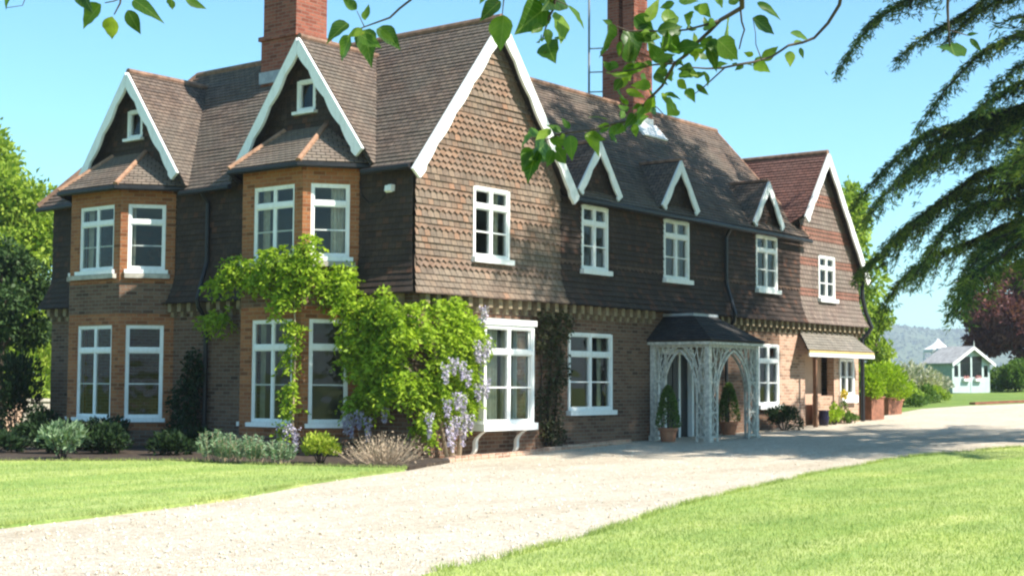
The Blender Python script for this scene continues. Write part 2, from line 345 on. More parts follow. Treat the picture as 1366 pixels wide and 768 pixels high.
def intervals(poly, t):
    xs = []
    n = len(poly)
    for i in range(n):
        (a, b), (c, d) = poly[i], poly[(i + 1) % n]
        if (b <= t) != (d <= t): xs.append(a + (t - b) / (d - b) * (c - a))
    xs.sort(); return [(xs[i], xs[i + 1]) for i in range(0, len(xs) - 1, 2)]

def lapped(mb, O, S, T, poly, gauge=.115, lip=.018, off=None, holes=(), band=None, tw=.165, grow=(0, 0)):
    """Courses of lapped tiles over a polygon in plane coordinates (S along the course, T up); every course tips out at its foot."""
    N = S.cross(T).normalized(); off = off or (lambda t: 0.0)
    t0 = min(p[1] for p in poly); t1 = max(p[1] for p in poly)
    i = math.floor(t0 / gauge)
    P = lambda s, t, n: O + S * s + T * t + N * n
    while i * gauge < t1 - 1e-4:
        a = max(i * gauge, t0); b = min((i + 1) * gauge, t1)
        if b - a < .012: i += 1; continue
        ia = intervals(poly, a + 1e-4); ib = intervals(poly, b - 1e-4)
        if len(ia) != len(ib): ia = ib = intervals(poly, (a + b) / 2)
        segs = []
        mid = (a + b) / 2; oa = off(a); ob = off(b)
        for (x0, x1), (y0, y1) in zip(ia, ib):
            x0 -= grow[0] * oa; x1 += grow[1] * oa; y0 -= grow[0] * ob; y1 += grow[1] * ob
            cur = [((x0, x1), (y0, y1))]
            for (h0, h1, g0, g1) in holes:
                if not (g0 < mid < g1): continue
                nx = []
                for (p0, p1), (q0, q1) in cur:
                    if h1 <= max(p0, q0) or h0 >= min(p1, q1): nx.append(((p0, p1), (q0, q1))); continue
                    if h0 > max(p0, q0): nx.append(((p0, h0), (q0, h0)))
                    if h1 < min(p1, q1): nx.append(((h1, p1), (h1, q1)))
                cur = nx
            segs += cur
        isb = band(mid) if band else 0
        mb.cm = isb
        for (x0, x1), (y0, y1) in segs:
            if x1 - x0 < .004 and y1 - y0 < .004: continue
            if isb:
                mb.cm = 0
                mb.face([P(x0, a, oa + .003), P(x1, a, oa + .003), P(y1, b, ob + .003), P(y0, b, ob + .003)], [(x0 / tw, i + .02), (x1 / tw, i + .02), (y1 / tw, i + .98), (y0 / tw, i + .98)])
                mb.cm = isb
                sh = .5 if i % 2 else 0.0
                k = math.floor(x0 / tw - sh)
                while (k + sh) * tw < x1:
                    l = max((k + sh) * tw, x0, y0); r = min((k + 1 + sh) * tw, x1, y1); k += 1
                    if r - l < .03: continue
                    c = (l + r) / 2; up = a + (b - a) * .48
                    mb.face([P(l, up, oa + lip * .9), P(c, a, oa + lip * 1.15), P(r, up, oa + lip * .9), P(r, b, ob + .004), P(l, b, ob + .004)], [(q / tw, i + .5) for q in (l + .02, c, r - .02, r - .02, l + .02)])
                continue
            # a slightly wandering lower edge, as old tiles have
            n = max(1, int((x1 - x0) / .5)); pv = None
            for k in range(n + 1):
                f = k / n; sx = x0 + (x1 - x0) * f; sy = y0 + (y1 - y0) * f
                w = random.uniform(.7, 1.35) * lip
                cu = (P(sx, a, oa + w), P(sy, b, ob + .003), P(sx, a, oa), sx, sy)
                if pv:
                    mb.face([pv[0], cu[0], cu[1], pv[1]], [(pv[3] / tw, i + .02), (cu[3] / tw, i + .02), (cu[4] / tw, i + .98), (pv[4] / tw, i + .98)])
                    mb.face([pv[2], cu[2], cu[0], pv[0]], [(pv[3] / tw, i + .02), (cu[3] / tw, i + .02), (cu[3] / tw, i + .1), (pv[3] / tw, i + .1)])
                pv = cu
        i += 1
    mb.cm = 0

def slope(mb, O, S, T, poly, gauge=.105, lip=.02, tw=.17, under=.07, soff=1):
    lapped(mb, O, S, T, poly, gauge, lip, tw=tw)
    N = S.cross(T).normalized(); mb.cm = soff
    P = lambda q, k: O + S * q[0] + T * q[1] + N * k
    mb.face([P(q, -under) for q in poly][::-1])
    for i in range(len(poly)):
        a, b = poly[i], poly[(i + 1) % len(poly)]
        mb.face([P(a, -under), P(b, -under), P(b, .004), P(a, .004)])
    mb.cm = 0

def wall(mb, O, S, N, s0, s1, z0, z1, holes=(), reveal=.14):
    xs = sorted({s0, s1, *[h[0] for h in holes], *[h[1] for h in holes]}); zs = sorted({z0, z1, *[h[2] for h in holes], *[h[3] for h in holes]})
    P = lambda s, z, n=0: V(O.x + S.x * s + N.x * n, O.y + S.y * s + N.y * n, z)
    for i in range(len(xs) - 1):
        for j in range(len(zs) - 1):
            cx = (xs[i] + xs[i + 1]) / 2; cz = (zs[j] + zs[j + 1]) / 2
            if cx < s0 or cx > s1 or cz < z0 or cz > z1 or any(h[0] < cx < h[1] and h[2] < cz < h[3] for h in holes): continue
            mb.face([P(xs[i], zs[j]), P(xs[i + 1], zs[j]), P(xs[i + 1], zs[j + 1]), P(xs[i], zs[j + 1])])
    for (a, b, c, d) in holes:
        r = -reveal
        mb.face([P(a, c), P(a, c, r), P(a, d, r), P(a, d)][::-1]); mb.face([P(b, c), P(b, d), P(b, d, r), P(b, c, r)][::-1])
        mb.face([P(a, d), P(a, d, r), P(b, d, r), P(b, d)][::-1]); mb.face([P(a, c), P(b, c), P(b, c, r), P(a, c, r)][::-1])

def quads_mesh(name, verts, mat, parent=None, k=4, local=True):
    n = len(verts) // k
    me = D.meshes.new(name); me.vertices.add(n * k); me.vertices.foreach_set('co', np.asarray(verts, np.float32).ravel())
    me.loops.add(n * k); me.loops.foreach_set('vertex_index', np.arange(n * k, dtype=np.int32))
    me.polygons.add(n); me.polygons.foreach_set('loop_start', np.arange(0, n * k, k, dtype=np.int32)); me.polygons.foreach_set('loop_total', np.full(n, k, np.int32))
    me.materials.append(mat); me.update(calc_edges=True)
    o = D.objects.new(name, me); COL.objects.link(o)
    if parent is not None: o.parent = parent
    return o
def unit(a): return a / np.maximum(np.linalg.norm(a, axis=1, keepdims=True), 1e-6)
def leaf_verts(p, d, size, aspect=.55, tilt=None, fold=.12):
    """one bent diamond leaf per point p along direction d"""
    n = len(p); d = unit(d); size = np.broadcast_to(np.asarray(size, float), (n,))[:, None]
    r = RNG.normal(size=(n, 3)) if tilt is None else tilt
    w = unit(np.cross(d, r)); nn = np.cross(w, d)
    v = np.empty((n, 4, 3))
    v[:, 0] = p; v[:, 2] = p + d * size - nn * size * .1
    v[:, 1] = p + d * size * .45 + w * size * aspect * .5 + nn * size * fold
    v[:, 3] = p + d * size * .45 - w * size * aspect * .5 + nn * size * fold
    return v.reshape(-1, 3)
def blob(n, c, r, shell=.5):
    d = unit(RNG.normal(size=(n, 3))); rad = (shell + (1 - shell) * RNG.random((n, 1))) ** .7
    return np.asarray(c) + d * rad * np.asarray(r)

def thing(name, label, cat, loc=(0, 0, 0), rz=0, group=None):
    o = D.objects.new(name, None); COL.objects.link(o); o.location = loc; o.rotation_euler = (0, 0, rz); o.empty_display_size = .3
    o['label'] = label; o['category'] = cat
    if group: o['group'] = group
    return o
def tag(o, label, cat, group=None):
    o['label'] = label; o['category'] = cat
    if group: o['group'] = group
    return o
def kind(o, k): o['kind'] = k; return o
LEAVES = [[-17.105,-14.277,2.563,-17.134,-14.222,2.501,0.62],[-17.086,-14.299,2.532,-17.059,-14.262,2.478,0.7],[-17.083,-14.357,2.54,-17.045,-14.366,2.478,0.55],[-17.043,-14.327,2.58,-17.054,-14.434,2.526,0.35],[-17.034,-14.466,2.564,-17.008,-14.443,2.542,0.7],[-17.029,-14.516,2.553,-16.971,-14.532,2.535,0.4],[-17.233,-14.083,2.598,-17.271,-14.09,2.554,0.5],[-17.133,-14.235,2.599,-17.183,-14.314,2.541,0.5],[-16.825,-14.913,2.508,-16.849,-14.882,2.538,0.6],[-16.804,-14.921,2.484,-16.779,-14.911,2.533,0.5],[-16.773,-14.832,2.497,-16.833,-14.811,2.447,0.6],[-16.795,-14.864,2.456,-16.787,-14.803,2.396,0.6],[-16.74,-14.86,2.483,-16.766,-14.901,2.391,0.6],[-16.723,-14.89,2.487,-16.713,-14.961,2.424,0.5],[-16.683,-15.249,2.505,-16.718,-15.205,2.46,0.6],[-16.664,-15.243,2.477,-16.657,-15.229,2.386,0.75],[-16.568,-15.296,2.504,-16.66,-15.281,2.44,0.75],[-16.536,-15.309,2.497,-16.564,-15.347,2.409,0.65],[-16.554,-15.351,2.505,-16.513,-15.38,2.449,0.5],[-16.529,-15.294,2.564,-16.634,-15.365,2.483,0.7],[-16.545,-15.284,2.427,-16.598,-15.333,2.376,0.75],[-16.599,-15.309,2.423,-16.574,-15.274,2.425,0.6],[-16.715,-15.234,2.533,-16.729,-15.223,2.492,0.6],[-16.519,-15.447,2.452,-16.445,-15.388,2.381,0.62],[-16.374,-15.407,2.47,-16.394,-15.442,2.379,0.6],[-16.45,-15.474,2.482,-16.404,-15.504,2.45,0.75],[-16.426,-15.458,2.449,-16.411,-15.513,2.42,0.6],[-16.443,-15.402,2.354,-16.31,-15.375,2.365,0.5],[-16.396,-15.403,2.364,-16.351,-15.455,2.385,0.5],[-16.363,-15.443,2.334,-16.27,-15.421,2.341,0.8],[-16.364,-15.278,2.27,-16.323,-15.32,2.28,0.35],[-16.352,-15.334,2.226,-16.331,-15.369,2.252,0.5],[-16.224,-15.323,2.274,-16.273,-15.394,2.277,0.5],[-16.172,-15.393,2.292,-16.231,-15.456,2.328,0.65],[-16.361,-15.459,2.266,-16.311,-15.466,2.278,0.4],[-16.505,-15.573,2.42,-16.447,-15.622,2.44,0.5],[-16.45,-15.55,2.391,-16.519,-15.664,2.401,0.5],[-16.435,-15.584,2.389,-16.471,-15.665,2.389,0.5],[-16.452,-15.539,2.367,-16.447,-15.59,2.375,0.5],[-16.41,-15.679,2.404,-16.322,-15.694,2.366,0.62],[-16.281,-15.624,2.449,-16.337,-15.689,2.465,0.7],[-16.291,-15.581,2.446,-16.304,-15.605,2.411,0.7],[-16.194,-15.655,2.503,-16.126,-15.684,2.467,0.55],[-16.171,-15.668,2.397,-16.151,-15.705,2.435,0.55],[-16.079,-15.697,2.48,-16.019,-15.733,2.475,0.35],[-16.224,-15.683,2.53,-16.192,-15.741,2.492,0.35],[-16.395,-15.566,2.341,-16.391,-15.605,2.322,0.7],[-16.327,-15.566,2.344,-16.319,-15.595,2.356,0.6],[-16.251,-15.499,2.335,-16.248,-15.524,2.3,0.7],[-16.249,-15.526,2.345,-16.21,-15.544,2.313,0.35],[-16.309,-15.607,2.369,-16.333,-15.665,2.364,0.35],[-16.446,-15.596,2.5,-16.429,-15.641,2.504,0.5],[-16.403,-15.617,2.495,-16.421,-15.672,2.458,0.5],[-16.514,-15.651,2.445,-16.436,-15.64,2.445,0.5],[-16.392,-15.683,2.487,-16.446,-15.679,2.501,0.6],[-16.464,-15.596,2.491,-16.459,-15.552,2.486,0.5],[-16.386,-15.696,2.491,-16.368,-15.726,2.514,0.6],[-16.432,-15.688,2.432,-16.388,-15.628,2.439,0.5],[-16.457,-15.592,2.448,-16.436,-15.545,2.474,0.5],[-16.461,-15.445,2.332,-16.449,-15.412,2.307,0.6],[-16.38,-15.404,2.323,-16.363,-15.452,2.305,0.45],[-16.348,-15.389,2.293,-16.365,-15.374,2.314,0.5],[-16.422,-15.399,2.321,-16.324,-15.391,2.311,0.5],[-16.399,-15.497,2.346,-16.397,-15.534,2.319,0.5],[-16.32,-15.409,2.295,-16.344,-15.396,2.281,0.5],[-16.475,-15.186,2.217,-16.472,-15.129,2.194,0.6],[-16.411,-15.143,2.195,-16.467,-15.147,2.147,0.7],[-16.408,-15.15,2.189,-16.463,-15.154,2.111,0.65],[-16.421,-15.212,2.187,-16.441,-15.204,2.138,0.6],[-16.42,-15.202,2.242,-16.468,-15.188,2.202,0.5],[-16.435,-15.232,2.184,-16.385,-15.237,2.146,0.6],[-16.392,-15.178,2.223,-16.365,-15.23,2.204,0.45],[-16.354,-15.138,2.223,-16.461,-15.18,2.162,0.7],[-16.394,-15.206,2.207,-16.373,-15.21,2.171,0.6],[-16.385,-15.146,2.237,-16.47,-15.158,2.216,0.5],[-16.064,-16.104,2.4,-16.133,-16.143,2.34,0.75],[-16.101,-16.112,2.417,-16.085,-16.084,2.426,0.4],[-16.017,-16.127,2.427,-16.018,-16.156,2.426,0.4],[-16.033,-16.139,2.412,-16.023,-16.167,2.378,0.35]]
TWIGS = [[[-16.473,-15.78,2.537,0.0076],[-16.381,-15.729,2.478,0.0061],[-16.394,-15.678,2.453,0.0053],[-16.399,-15.618,2.407,0.0044],[-16.386,-15.548,2.369,0.0045],[-16.36,-15.496,2.325,0.0037],[-16.339,-15.439,2.298,0.0037],[-16.319,-15.379,2.258,0.0033],[-16.342,-15.299,2.243,0.0024],[-16.395,-15.197,2.23,0.0019]],[[-16.134,-15.898,2.631,0.0054],[-16.059,-15.822,2.537,0.0046],[-16.048,-15.748,2.467,0.0038],[-16.113,-15.71,2.441,0.0033],[-16.226,-15.673,2.384,0.0032],[-16.297,-15.629,2.363,0.0027],[-16.367,-15.572,2.36,0.0018],[-16.404,-15.527,2.381,0.0014]],[[-16.293,-15.634,2.365,0.0023],[-16.273,-15.558,2.326,0.0018],[-16.269,-15.53,2.315,0.0011]],[[-16.383,-15.726,2.471,0.0026],[-16.331,-15.707,2.438,0.0022],[-16.337,-15.696,2.392,0.0018]],[[-16.761,-15.096,2.626,0.0045],[-16.749,-15.021,2.531,0.0032],[-16.756,-14.959,2.495,0.0028],[-16.779,-14.895,2.477,0.0019],[-16.799,-14.868,2.462,0.0014]],[[-16.779,-14.895,2.477,0.0014],[-16.793,-14.882,2.516,0.0009]],[[-17.087,-14.358,2.662,0.0038],[-17.093,-14.339,2.558,0.0024],[-17.101,-14.326,2.529,0.0014]],[[-17.092,-14.343,2.571,0.0019],[-17.117,-14.309,2.559,0.0014]],[[-16.993,-14.477,2.644,0.0019],[-16.995,-14.467,2.572,0.0014]],[[-17.001,-14.46,2.591,0.0014],[-17.015,-14.442,2.575,0.001]],[[-17.234,-14.164,2.604,0.0019],[-17.246,-14.144,2.551,0.0011],[-17.271,-14.111,2.545,0.001]],[[-16.6,-15.38,2.596,0.0044],[-16.573,-15.323,2.498,0.0032],[-16.58,-15.31,2.462,0.0023],[-16.585,-15.3,2.426,0.0014]],[[-16.575,-15.324,2.52,0.0018],[-16.552,-15.352,2.506,0.0009]],[[-16.67,-15.288,2.56,0.0027],[-16.648,-15.23,2.519,0.0018],[-16.648,-15.226,2.483,0.0011]],[[-16.394,-15.678,2.453,0.0035],[-16.442,-15.613,2.43,0.0022],[-16.441,-15.519,2.441,0.0022],[-16.457,-15.466,2.445,0.0018],[-16.486,-15.431,2.461,0.0014]],[[-16.386,-15.548,2.369,0.0027],[-16.4,-15.45,2.366,0.0018],[-16.394,-15.375,2.366,0.0011]],[[-16.145,-16.12,2.554,0.0043],[-16.086,-16.107,2.481,0.0035],[-16.078,-16.108,2.39,0.0018]],[[-16.082,-16.106,2.428,0.0018],[-16.052,-16.143,2.415,0.0011]],[[-16.339,-15.439,2.298,0.0019],[-16.245,-15.427,2.281,0.0011]],[[-16.204,-15.686,2.388,0.0014],[-16.207,-15.67,2.431,0.0011],[-16.189,-15.652,2.504,0.0009]],[[-16.392,-15.2,2.227,0.0019],[-16.411,-15.176,2.215,0.0011]]]
# ------------------------------------------------------------------ the ground
def gz(x):
    if x < 2: return .25
    if x < 60: return .25 + .0215 * (x - 2)
    return max(-14, 1.497 - .03 * (x - 60))
mb = MB()
xs = [-3500, -300, -60, -20, 2, 20, 60, 120, 250, 500, 700, 4200]
for a, b in zip(xs, xs[1:]): mb.face([V(a, -3500, gz(a) - .012), V(b, -3500, gz(b) - .012), V(b, 3500, gz(b) - .012), V(a, 3500, gz(a) - .012)])
kind(mb.build('ground', M['rough']), 'structure')

def smooth_poly(p, n=4):
    out = []
    L = len(p)
    for i in range(L):
        a, b, c, d = (Vector((*p[(i + k) % L], 0)) for k in (-1, 0, 1, 2))
        for k in range(n):
            t = k / n
            q = .5 * ((2 * b) + (c - a) * t + (2 * a - 5 * b + 4 * c - d) * t * t + (3 * b - a - 3 * c + d) * t ** 3)
            out.append((q.x, q.y))
    return out
def sheet(name, poly, dz, mat, step=.25, skirt=.05):
    mb = MB()
    pts = [(p[1], p[0]) for p in poly]
    x0 = min(p[0] for p in poly); x1 = max(p[0] for p in poly)
    x = x0
    while x < x1 - 1e-6:
        b = min(x + step, x1)
        ia = intervals(pts, x + 1e-5); ib = intervals(pts, b - 1e-5)
        if len(ia) != len(ib): ia = ib = intervals(pts, (x + b) / 2)
        for (a0, a1), (b0, b1) in zip(ia, ib):
            mb.face([V(x, a0, gz(x) + dz), V(b, b0, gz(b) + dz), V(b, b1, gz(b) + dz), V(x, a1, gz(x) + dz)])
        x = b
    for i in range(len(poly)):
        a, b = poly[i], poly[(i + 1) % len(poly)]
        mb.face([V(*a, gz(a[0]) + dz), V(*b, gz(b[0]) + dz), V(*b, gz(b[0]) + dz - skirt), V(*a, gz(a[0]) + dz - skirt)])
    return kind(mb.build(name, mat), 'structure')
LAWN_L = [(-11.63, -5.39), (-10.37, -5.12), (-8.19, -4.51), (-6.8, -3.85), (-5.51, -3.22), (-4.0, -2.65), (-2.59, -2.19)]
BED = [(-2.45, -2.05), (-2.8, -1.1), (-3.42, .47), (-3.36, 2.02), (-4.45, 3.19), (-5.45, 4.25)]
LAWN_R = [(-24, -16.2), (-18, -13.4), (-14, -11.4), (-11.54, -10.59), (-10.36, -10.41), (-8.57, -9.95), (-5.8, -9.02), (-2.8, -8.28), (1.17, -7.38), (4.88, -7.0), (6.9, -7.29), (8.98, -7.77)]
sheet('driveway', [(-40, -12), (-24, -9), (-16, -6.9)] + LAWN_L + [(-.34, -1.18), (.3, .2), (14, .2), (18.4, .2), (19.2, .3), (23.8, 1.3), (28.33, 2.22), (31.78, 1.96), (35, 1), (48, -2), (48, -9), (20, -9.8)] + LAWN_R[::-1] + [(-40, -24)], .0, M['gravel'], .5)
sheet('lawn', [(-40, -12.3), (-24, -9.2), (-16, -7)] + LAWN_L + BED + [(-9, 6.5), (-20, 8), (-40, 8)], .035, M['lawn'])
sheet('lawn', LAWN_R + [(20, -9.7), (48, -9), (70, -14), (70, -60), (-40, -60), (-40, -24)], .035, M['lawn'], .5)
sheet('flower_bed', [(-2.4, -2.1), (-.34, -1.18), (.05, -.7), (.05, 10.9), (-1, 12), (-8.8, 7.6), (-5.45, 4.3)] + BED[::-1][1:], .05, M['soil'])

# far wooded hill
mb = MB()
h = []
def hill_top(x, y):
    a = math.exp(-((x - 2085) / 380) ** 2 - ((y - 905) / 420) ** 2) * 90 + math.exp(-((x - 2300) / 450) ** 2 - ((y - 250) / 700) ** 2) * 55
    return -20 + a + 5 * math.sin(x * .011 + y * .017) + 4 * math.sin(y * .031 - x * .013)
nx, ny = 70, 110
for i in range(nx):
    for j in range(ny):
        x0, x1 = [1100 + k * 26 for k in (i, i + 1)]; y0, y1 = [-900 + k * 30 for k in (j, j + 1)]
        mb.face([V(x0, y0, hill_top(x0, y0)), V(x1, y0, hill_top(x1, y0)), V(x1, y1, hill_top(x1, y1)), V(x0, y1, hill_top(x0, y1))])
kind(mb.build('hill', solid('far_meadow', (.10, .13, .05), .9, .2, .01), smooth=True), 'structure')
n = 40000
px = RNG.uniform(1500, 2500, n); py = RNG.uniform(-500, 1900, n)
pz = np.array([hill_top(a, b) for a, b in zip(px, py)])
keep = pz > -2; P = np.stack([px, py, pz - 2], 1)[keep]
dd = RNG.normal(size=P.shape); dd[:, 2] = abs(dd[:, 2]) + .6
kind(quads_mesh('far_woods', leaf_verts(P, dd, RNG.uniform(4, 7, len(P)), .9, fold=.25), M['hill']), 'stuff')

# ------------------------------------------------------------------ the house
H = thing('country_house', 'large brown brick and tile-hung country house with white gable trim', 'house', (0, 0, .25))
GAUGE = .115
def flare(z): return .24 * max(0, (4.05 - z) / .85) ** 2
Z3 = V(0, 0, 1)
XA, YB = 4.4, 10.85          # width of the cross wing, its depth
def band_front(z):
    return 1 if (7.18 < z < 7.5 or 6.2 < z < 6.68 or 5.5 < z < 5.96 or 5.06 < z < 5.16 or 4.72 < z < 4.83 or 4.38 < z < 4.49 or 3.68 < z < 3.9) else 0
def band_low(z): return 1 if 4.03 < z < 4.14 else 0
def band_side(z): return 0
def band_c(z): return 1 if (6.35 < z < 6.72 or 5.42 < z < 5.78 or 4.7 < z < 4.92 or 3.86 < z < 4.1) else 0
UZ0, UZ1 = 3.97, 5.30
UP_WIN = [(1.62, 2.70), (5.14, 6.08), (8.32, 9.38), (12.58, 13.66)]
C_WIN = (16.0, 16.95, 3.9, 5.03)
hol = [(a, b, UZ0, UZ1) for a, b in UP_WIN]
# front of the cross wing, main front, right gable: hung tiles
mb = MB(); lapped(mb, V(0, -.02, 0), V(1, 0, 0), Z3, [(0, 3.2), (XA, 3.2), (XA, 5.62), (2.2, 8.42), (0, 5.62)], GAUGE, .03, flare, hol, band_front, grow=(1, 0))
mb.build('tile_hung_wall', [M['tile_wall'], M['tile_band']], H)
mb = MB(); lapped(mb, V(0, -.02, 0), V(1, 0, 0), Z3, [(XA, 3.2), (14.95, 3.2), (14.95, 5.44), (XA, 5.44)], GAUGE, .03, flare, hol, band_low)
mb.build('tile_hung_wall', [M['tile_shaded'], M['tile_dim']], H)
mb = MB(); lapped(mb, V(0, -.02, 0), V(1, 0, 0), Z3, [(14.95, 3.2), (18.5, 3.2), (18.5, 4.95), (16.25, 7.72), (14.95, 6.1)], GAUGE, .022, flare, [(C_WIN[0], C_WIN[1], C_WIN[2], C_WIN[3])], band_c, grow=(0, 1))
mb.build('tile_hung_wall', [M['tile_grey'], M['tile_red']], H)
mb = MB(); lapped(mb, V(18.52, 0, 0), V(0, 1, 0), Z3, [(0, 3.2), (7, 3.2), (7, 5), (0, 5)], GAUGE, .02, flare, grow=(1, 0)); mb.build('tile_hung_wall', M['tile_grey'], H)
# left flank
NB, FB = 2.785, 8.16          # bay centres
bh = [(-(NB + 1.46), -(NB - 1.46), 3, 5.5), (-(FB + 1.6), -(FB - 1.6), 3, 5.5)]
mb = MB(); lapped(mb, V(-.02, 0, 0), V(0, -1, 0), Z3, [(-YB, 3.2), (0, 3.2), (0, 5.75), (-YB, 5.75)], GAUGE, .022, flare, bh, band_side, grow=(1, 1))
mb.build('tile_hung_wall', [M['tile_shaded'], M['tile_dim']], H)
mb = MB(); lapped(mb, V(XA, YB + .02, 0), V(-1, 0, 0), Z3, [(0, 3.2), (XA, 3.2), (XA, 5.6), (0, 5.6)], GAUGE, .022, flare, grow=(1, 1)); mb.build('tile_hung_wall', M['tile_shaded'], H)
GN, GF = 2.73, 7.95           # gable centres on the flank
for gc in (GN, GF):
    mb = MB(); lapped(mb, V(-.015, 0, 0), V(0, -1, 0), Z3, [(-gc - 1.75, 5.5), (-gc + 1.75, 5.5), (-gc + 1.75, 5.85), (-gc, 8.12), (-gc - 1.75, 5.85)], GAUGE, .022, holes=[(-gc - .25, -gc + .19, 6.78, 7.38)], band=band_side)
    mb.build('tile_hung_wall', [M['tile_shaded'], M['tile_dim']], H)

# brick ground floor
GW = [(4.72, 6.28, 1.06, 2.64), (12.70, 13.76, 1.10, 2.60), (17.28, 18.16, 1.33, 2.32)]
DOOR = (8.12, 9.62, .2, 2.35); RECESS = (15.25, 16.95, .2, 2.42); BOX = (1.55, 2.85, .85, 2.7)
mb = MB(); wall(mb, V(0, 0, 0), V(1, 0, 0), V(0, -1, 0), 0, 13.85, .1, 3.25, [GW[0], GW[1], DOOR, BOX], .2); mb.build('brick_wall', M['brick'], H)
mb = MB(); wall(mb, V(0, 0, 0), V(1, 0, 0), V(0, -1, 0), 13.85, 18.5, .1, 3.25, [RECESS, GW[2]], .2)
wall(mb, V(18.5, 0, 0), V(0, 1, 0), V(1, 0, 0), 0, 7, .1, 3.25, [], .2)
mb.build('brick_wall', M['brick_pink_lit'], H)
mb = MB(); wall(mb, V(0, 0, 0), V(0, -1, 0), V(-1, 0, 0), -YB, 0, .1, 3.25, [(-(NB + 1.4), -(NB - 1.4), .3, 3.1), (-(FB + 1.5), -(FB - 1.5), .3, 3.1)], .25)
wall(mb, V(XA, YB, 0), V(-1, 0, 0), V(0, 1, 0), 0, XA, .1, 3.25, [], .2); mb.build('brick_wall', M['brick'], H)
mb = MB()   # rear walls close the house
wall(mb, V(XA, 5.1, 0), V(0, 1, 0), V(1, 0, 0), 0, YB - 5.1, .1, 5.5, [(1.7, 3.7, .9, 2.6)]); wall(mb, V(15.1, 5.1, 0), V(-1, 0, 0), V(0, 1, 0), 0, 15.1 - XA, .1, 5.4, [(5.3, 7.1, .9, 2.5)]); mb.prism([(0, 5.2), (5.2, 5.2), (2.6, 8.4)], V(15.06, -.05, 0), V(0, 1, 0), Z3, V(1, 0, 0), -.1)
wall(mb, V(18.5, 7, 0), V(-1, 0, 0), V(0, 1, 0), 0, 4.3, .1, 5.0); wall(mb, V(14.2, 7, 0), V(0, -1, 0), V(-1, 0, 0), 0, 1.9, .1, 5.0)
mb.build('rear_wall', M['brick'], H)
mb = MB(); mb.box((.05, .05, 3.0), (XA - .05, YB - .05, 3.12)); mb.box((XA - .04, .05, 3.0), (18.45, 5.0, 3.12)); mb.box((.05, .05, 5.32), (XA - .05, YB - .05, 5.4)); mb.box((XA - .04, .1, 5.32), (15.0, 5.0, 5.4))
mb.build('interior_ceiling', M['plaster'], H)
mb = MB(); mb.box((.02, .22, .22), (XA - .03, YB - .1, .3)); mb.box((XA - .02, .22, .22), (18.3, 5.0, .3)); mb.build('interior_floor', M['carpet'], H)
mb = MB()
for y in (5.3,): mb.box((.1, y, .3), (XA - .1, y + .1, 5.3))
for x in (4.35, 7.2, 10.9, 15.0): mb.box((x, .25, .3), (x + .1, 4.95, 5.3))
mb.build('interior_wall', M['plaster'], H)

# stone corbels under the jetty
mb = MB()
x = .15
while x < 18.5:
    if not (7.9 < x < 9.8): mb.box((x, -.17, 3.03), (x + .11, .0, 3.2)); mb.box((x + .012, -.09, 2.93), (x + .098, .0, 3.03))
    x += .3
mb.build('corbel_course', M['corbel'], H)
mb = MB(); y = .2
while y < YB:
    if not (NB - 1.5 < y < NB + 1.45 or FB - 1.65 < y < FB + 1.55): mb.box((-.17, y, 3.03), (0, y + .11, 3.2)); mb.box((-.09, y + .012, 2.93), (0, y + .098, 3.03))
    y += .3
mb.build('corbel_course', M['corbel'], H)
mb = MB(); mb.box((-.21, -.21, 3.2), (18.66, .05, 3.225)); mb.box((-.21, .05, 3.2), (.05, YB + .2, 3.225)); mb.build('jetty_soffit', M['soffit'], H)

# ---- roofs
def unitv(*a): return Vector(a).normalized()
EA, RA = 5.5, 8.6; hw = 2.45; LA = math.hypot(hw, RA - EA)
tl = V(hw / LA, 0, (RA - EA) / LA)
def notch(c): return [(-(c + 1.9), 0), (-c, 3.36), (-(c - 1.9), 0)]
roofs = D.objects.new('roof', D.meshes.new('roof'))
mb = MB(); mats_r = [M['roof'], M['soffit']]
slope(mb, V(-.25, 0, EA), V(0, -1, 0), tl, [(-11.1, 0)] + notch(GF) + notch(GN) + [(.22, 0), (.22, LA), (-8.65, LA)])
slope(mb, V(4.65, 0, EA), V(0, 1, 0), V(-tl.x, 0, tl.z), [(-.22, 0), (11.1, 0), (8.65, LA), (-.22, LA)])
slope(mb, V(0, 11.1, EA), V(-1, 0, 0), V(0, -tl.x, tl.z), [(-4.65, 0), (.25, 0), (-2.2, LA)])
roofA = mb.build('roof', mats_r, H)
D.objects.remove(roofs)
mb = MB(); mb.tube([(2.2, -.23, RA + .0), (2.2, 8.65, RA + .0)], .075, 8); mb.tube([(2.2, 8.65, RA), (-.25, 11.1, EA + .02)], .07, 6); mb.tube([(2.2, 8.65, RA), (4.65, 11.1, EA + .02)], .07, 6)
mb.build('ridge_tiles', M['ridge'], roofA)
# gables on the flank
SG = 1.33; RG = 8.18
for gc in (GN, GF):
    mb = MB(); Lg = math.hypot(1.95, 2.6)
    xr = -.25 + (RG - EA) / (RA - EA) * hw + .08
    slope(mb, V(0, gc + 1.95, RG - 2.6), V(-1, 0, 0), V(0, -1.95 / Lg, 2.6 / Lg), [(.27, 0), (.2, 0), (-xr, Lg), (.27, Lg)][::-1], soff=1)
    slope(mb, V(0, gc - 1.95, RG - 2.6), V(1, 0, 0), V(0, 1.95 / Lg, 2.6 / Lg), [(-.27, 0), (-.2, 0), (xr, Lg), (-.27, Lg)])
    g = mb.build('gable_roof', mats_r, H)
    mb = MB(); mb.tube([(-.28, gc, RG + .0), (xr + .1, gc, RG + .0)], .07, 8); mb.build('ridge_tiles', M['ridge'], g)
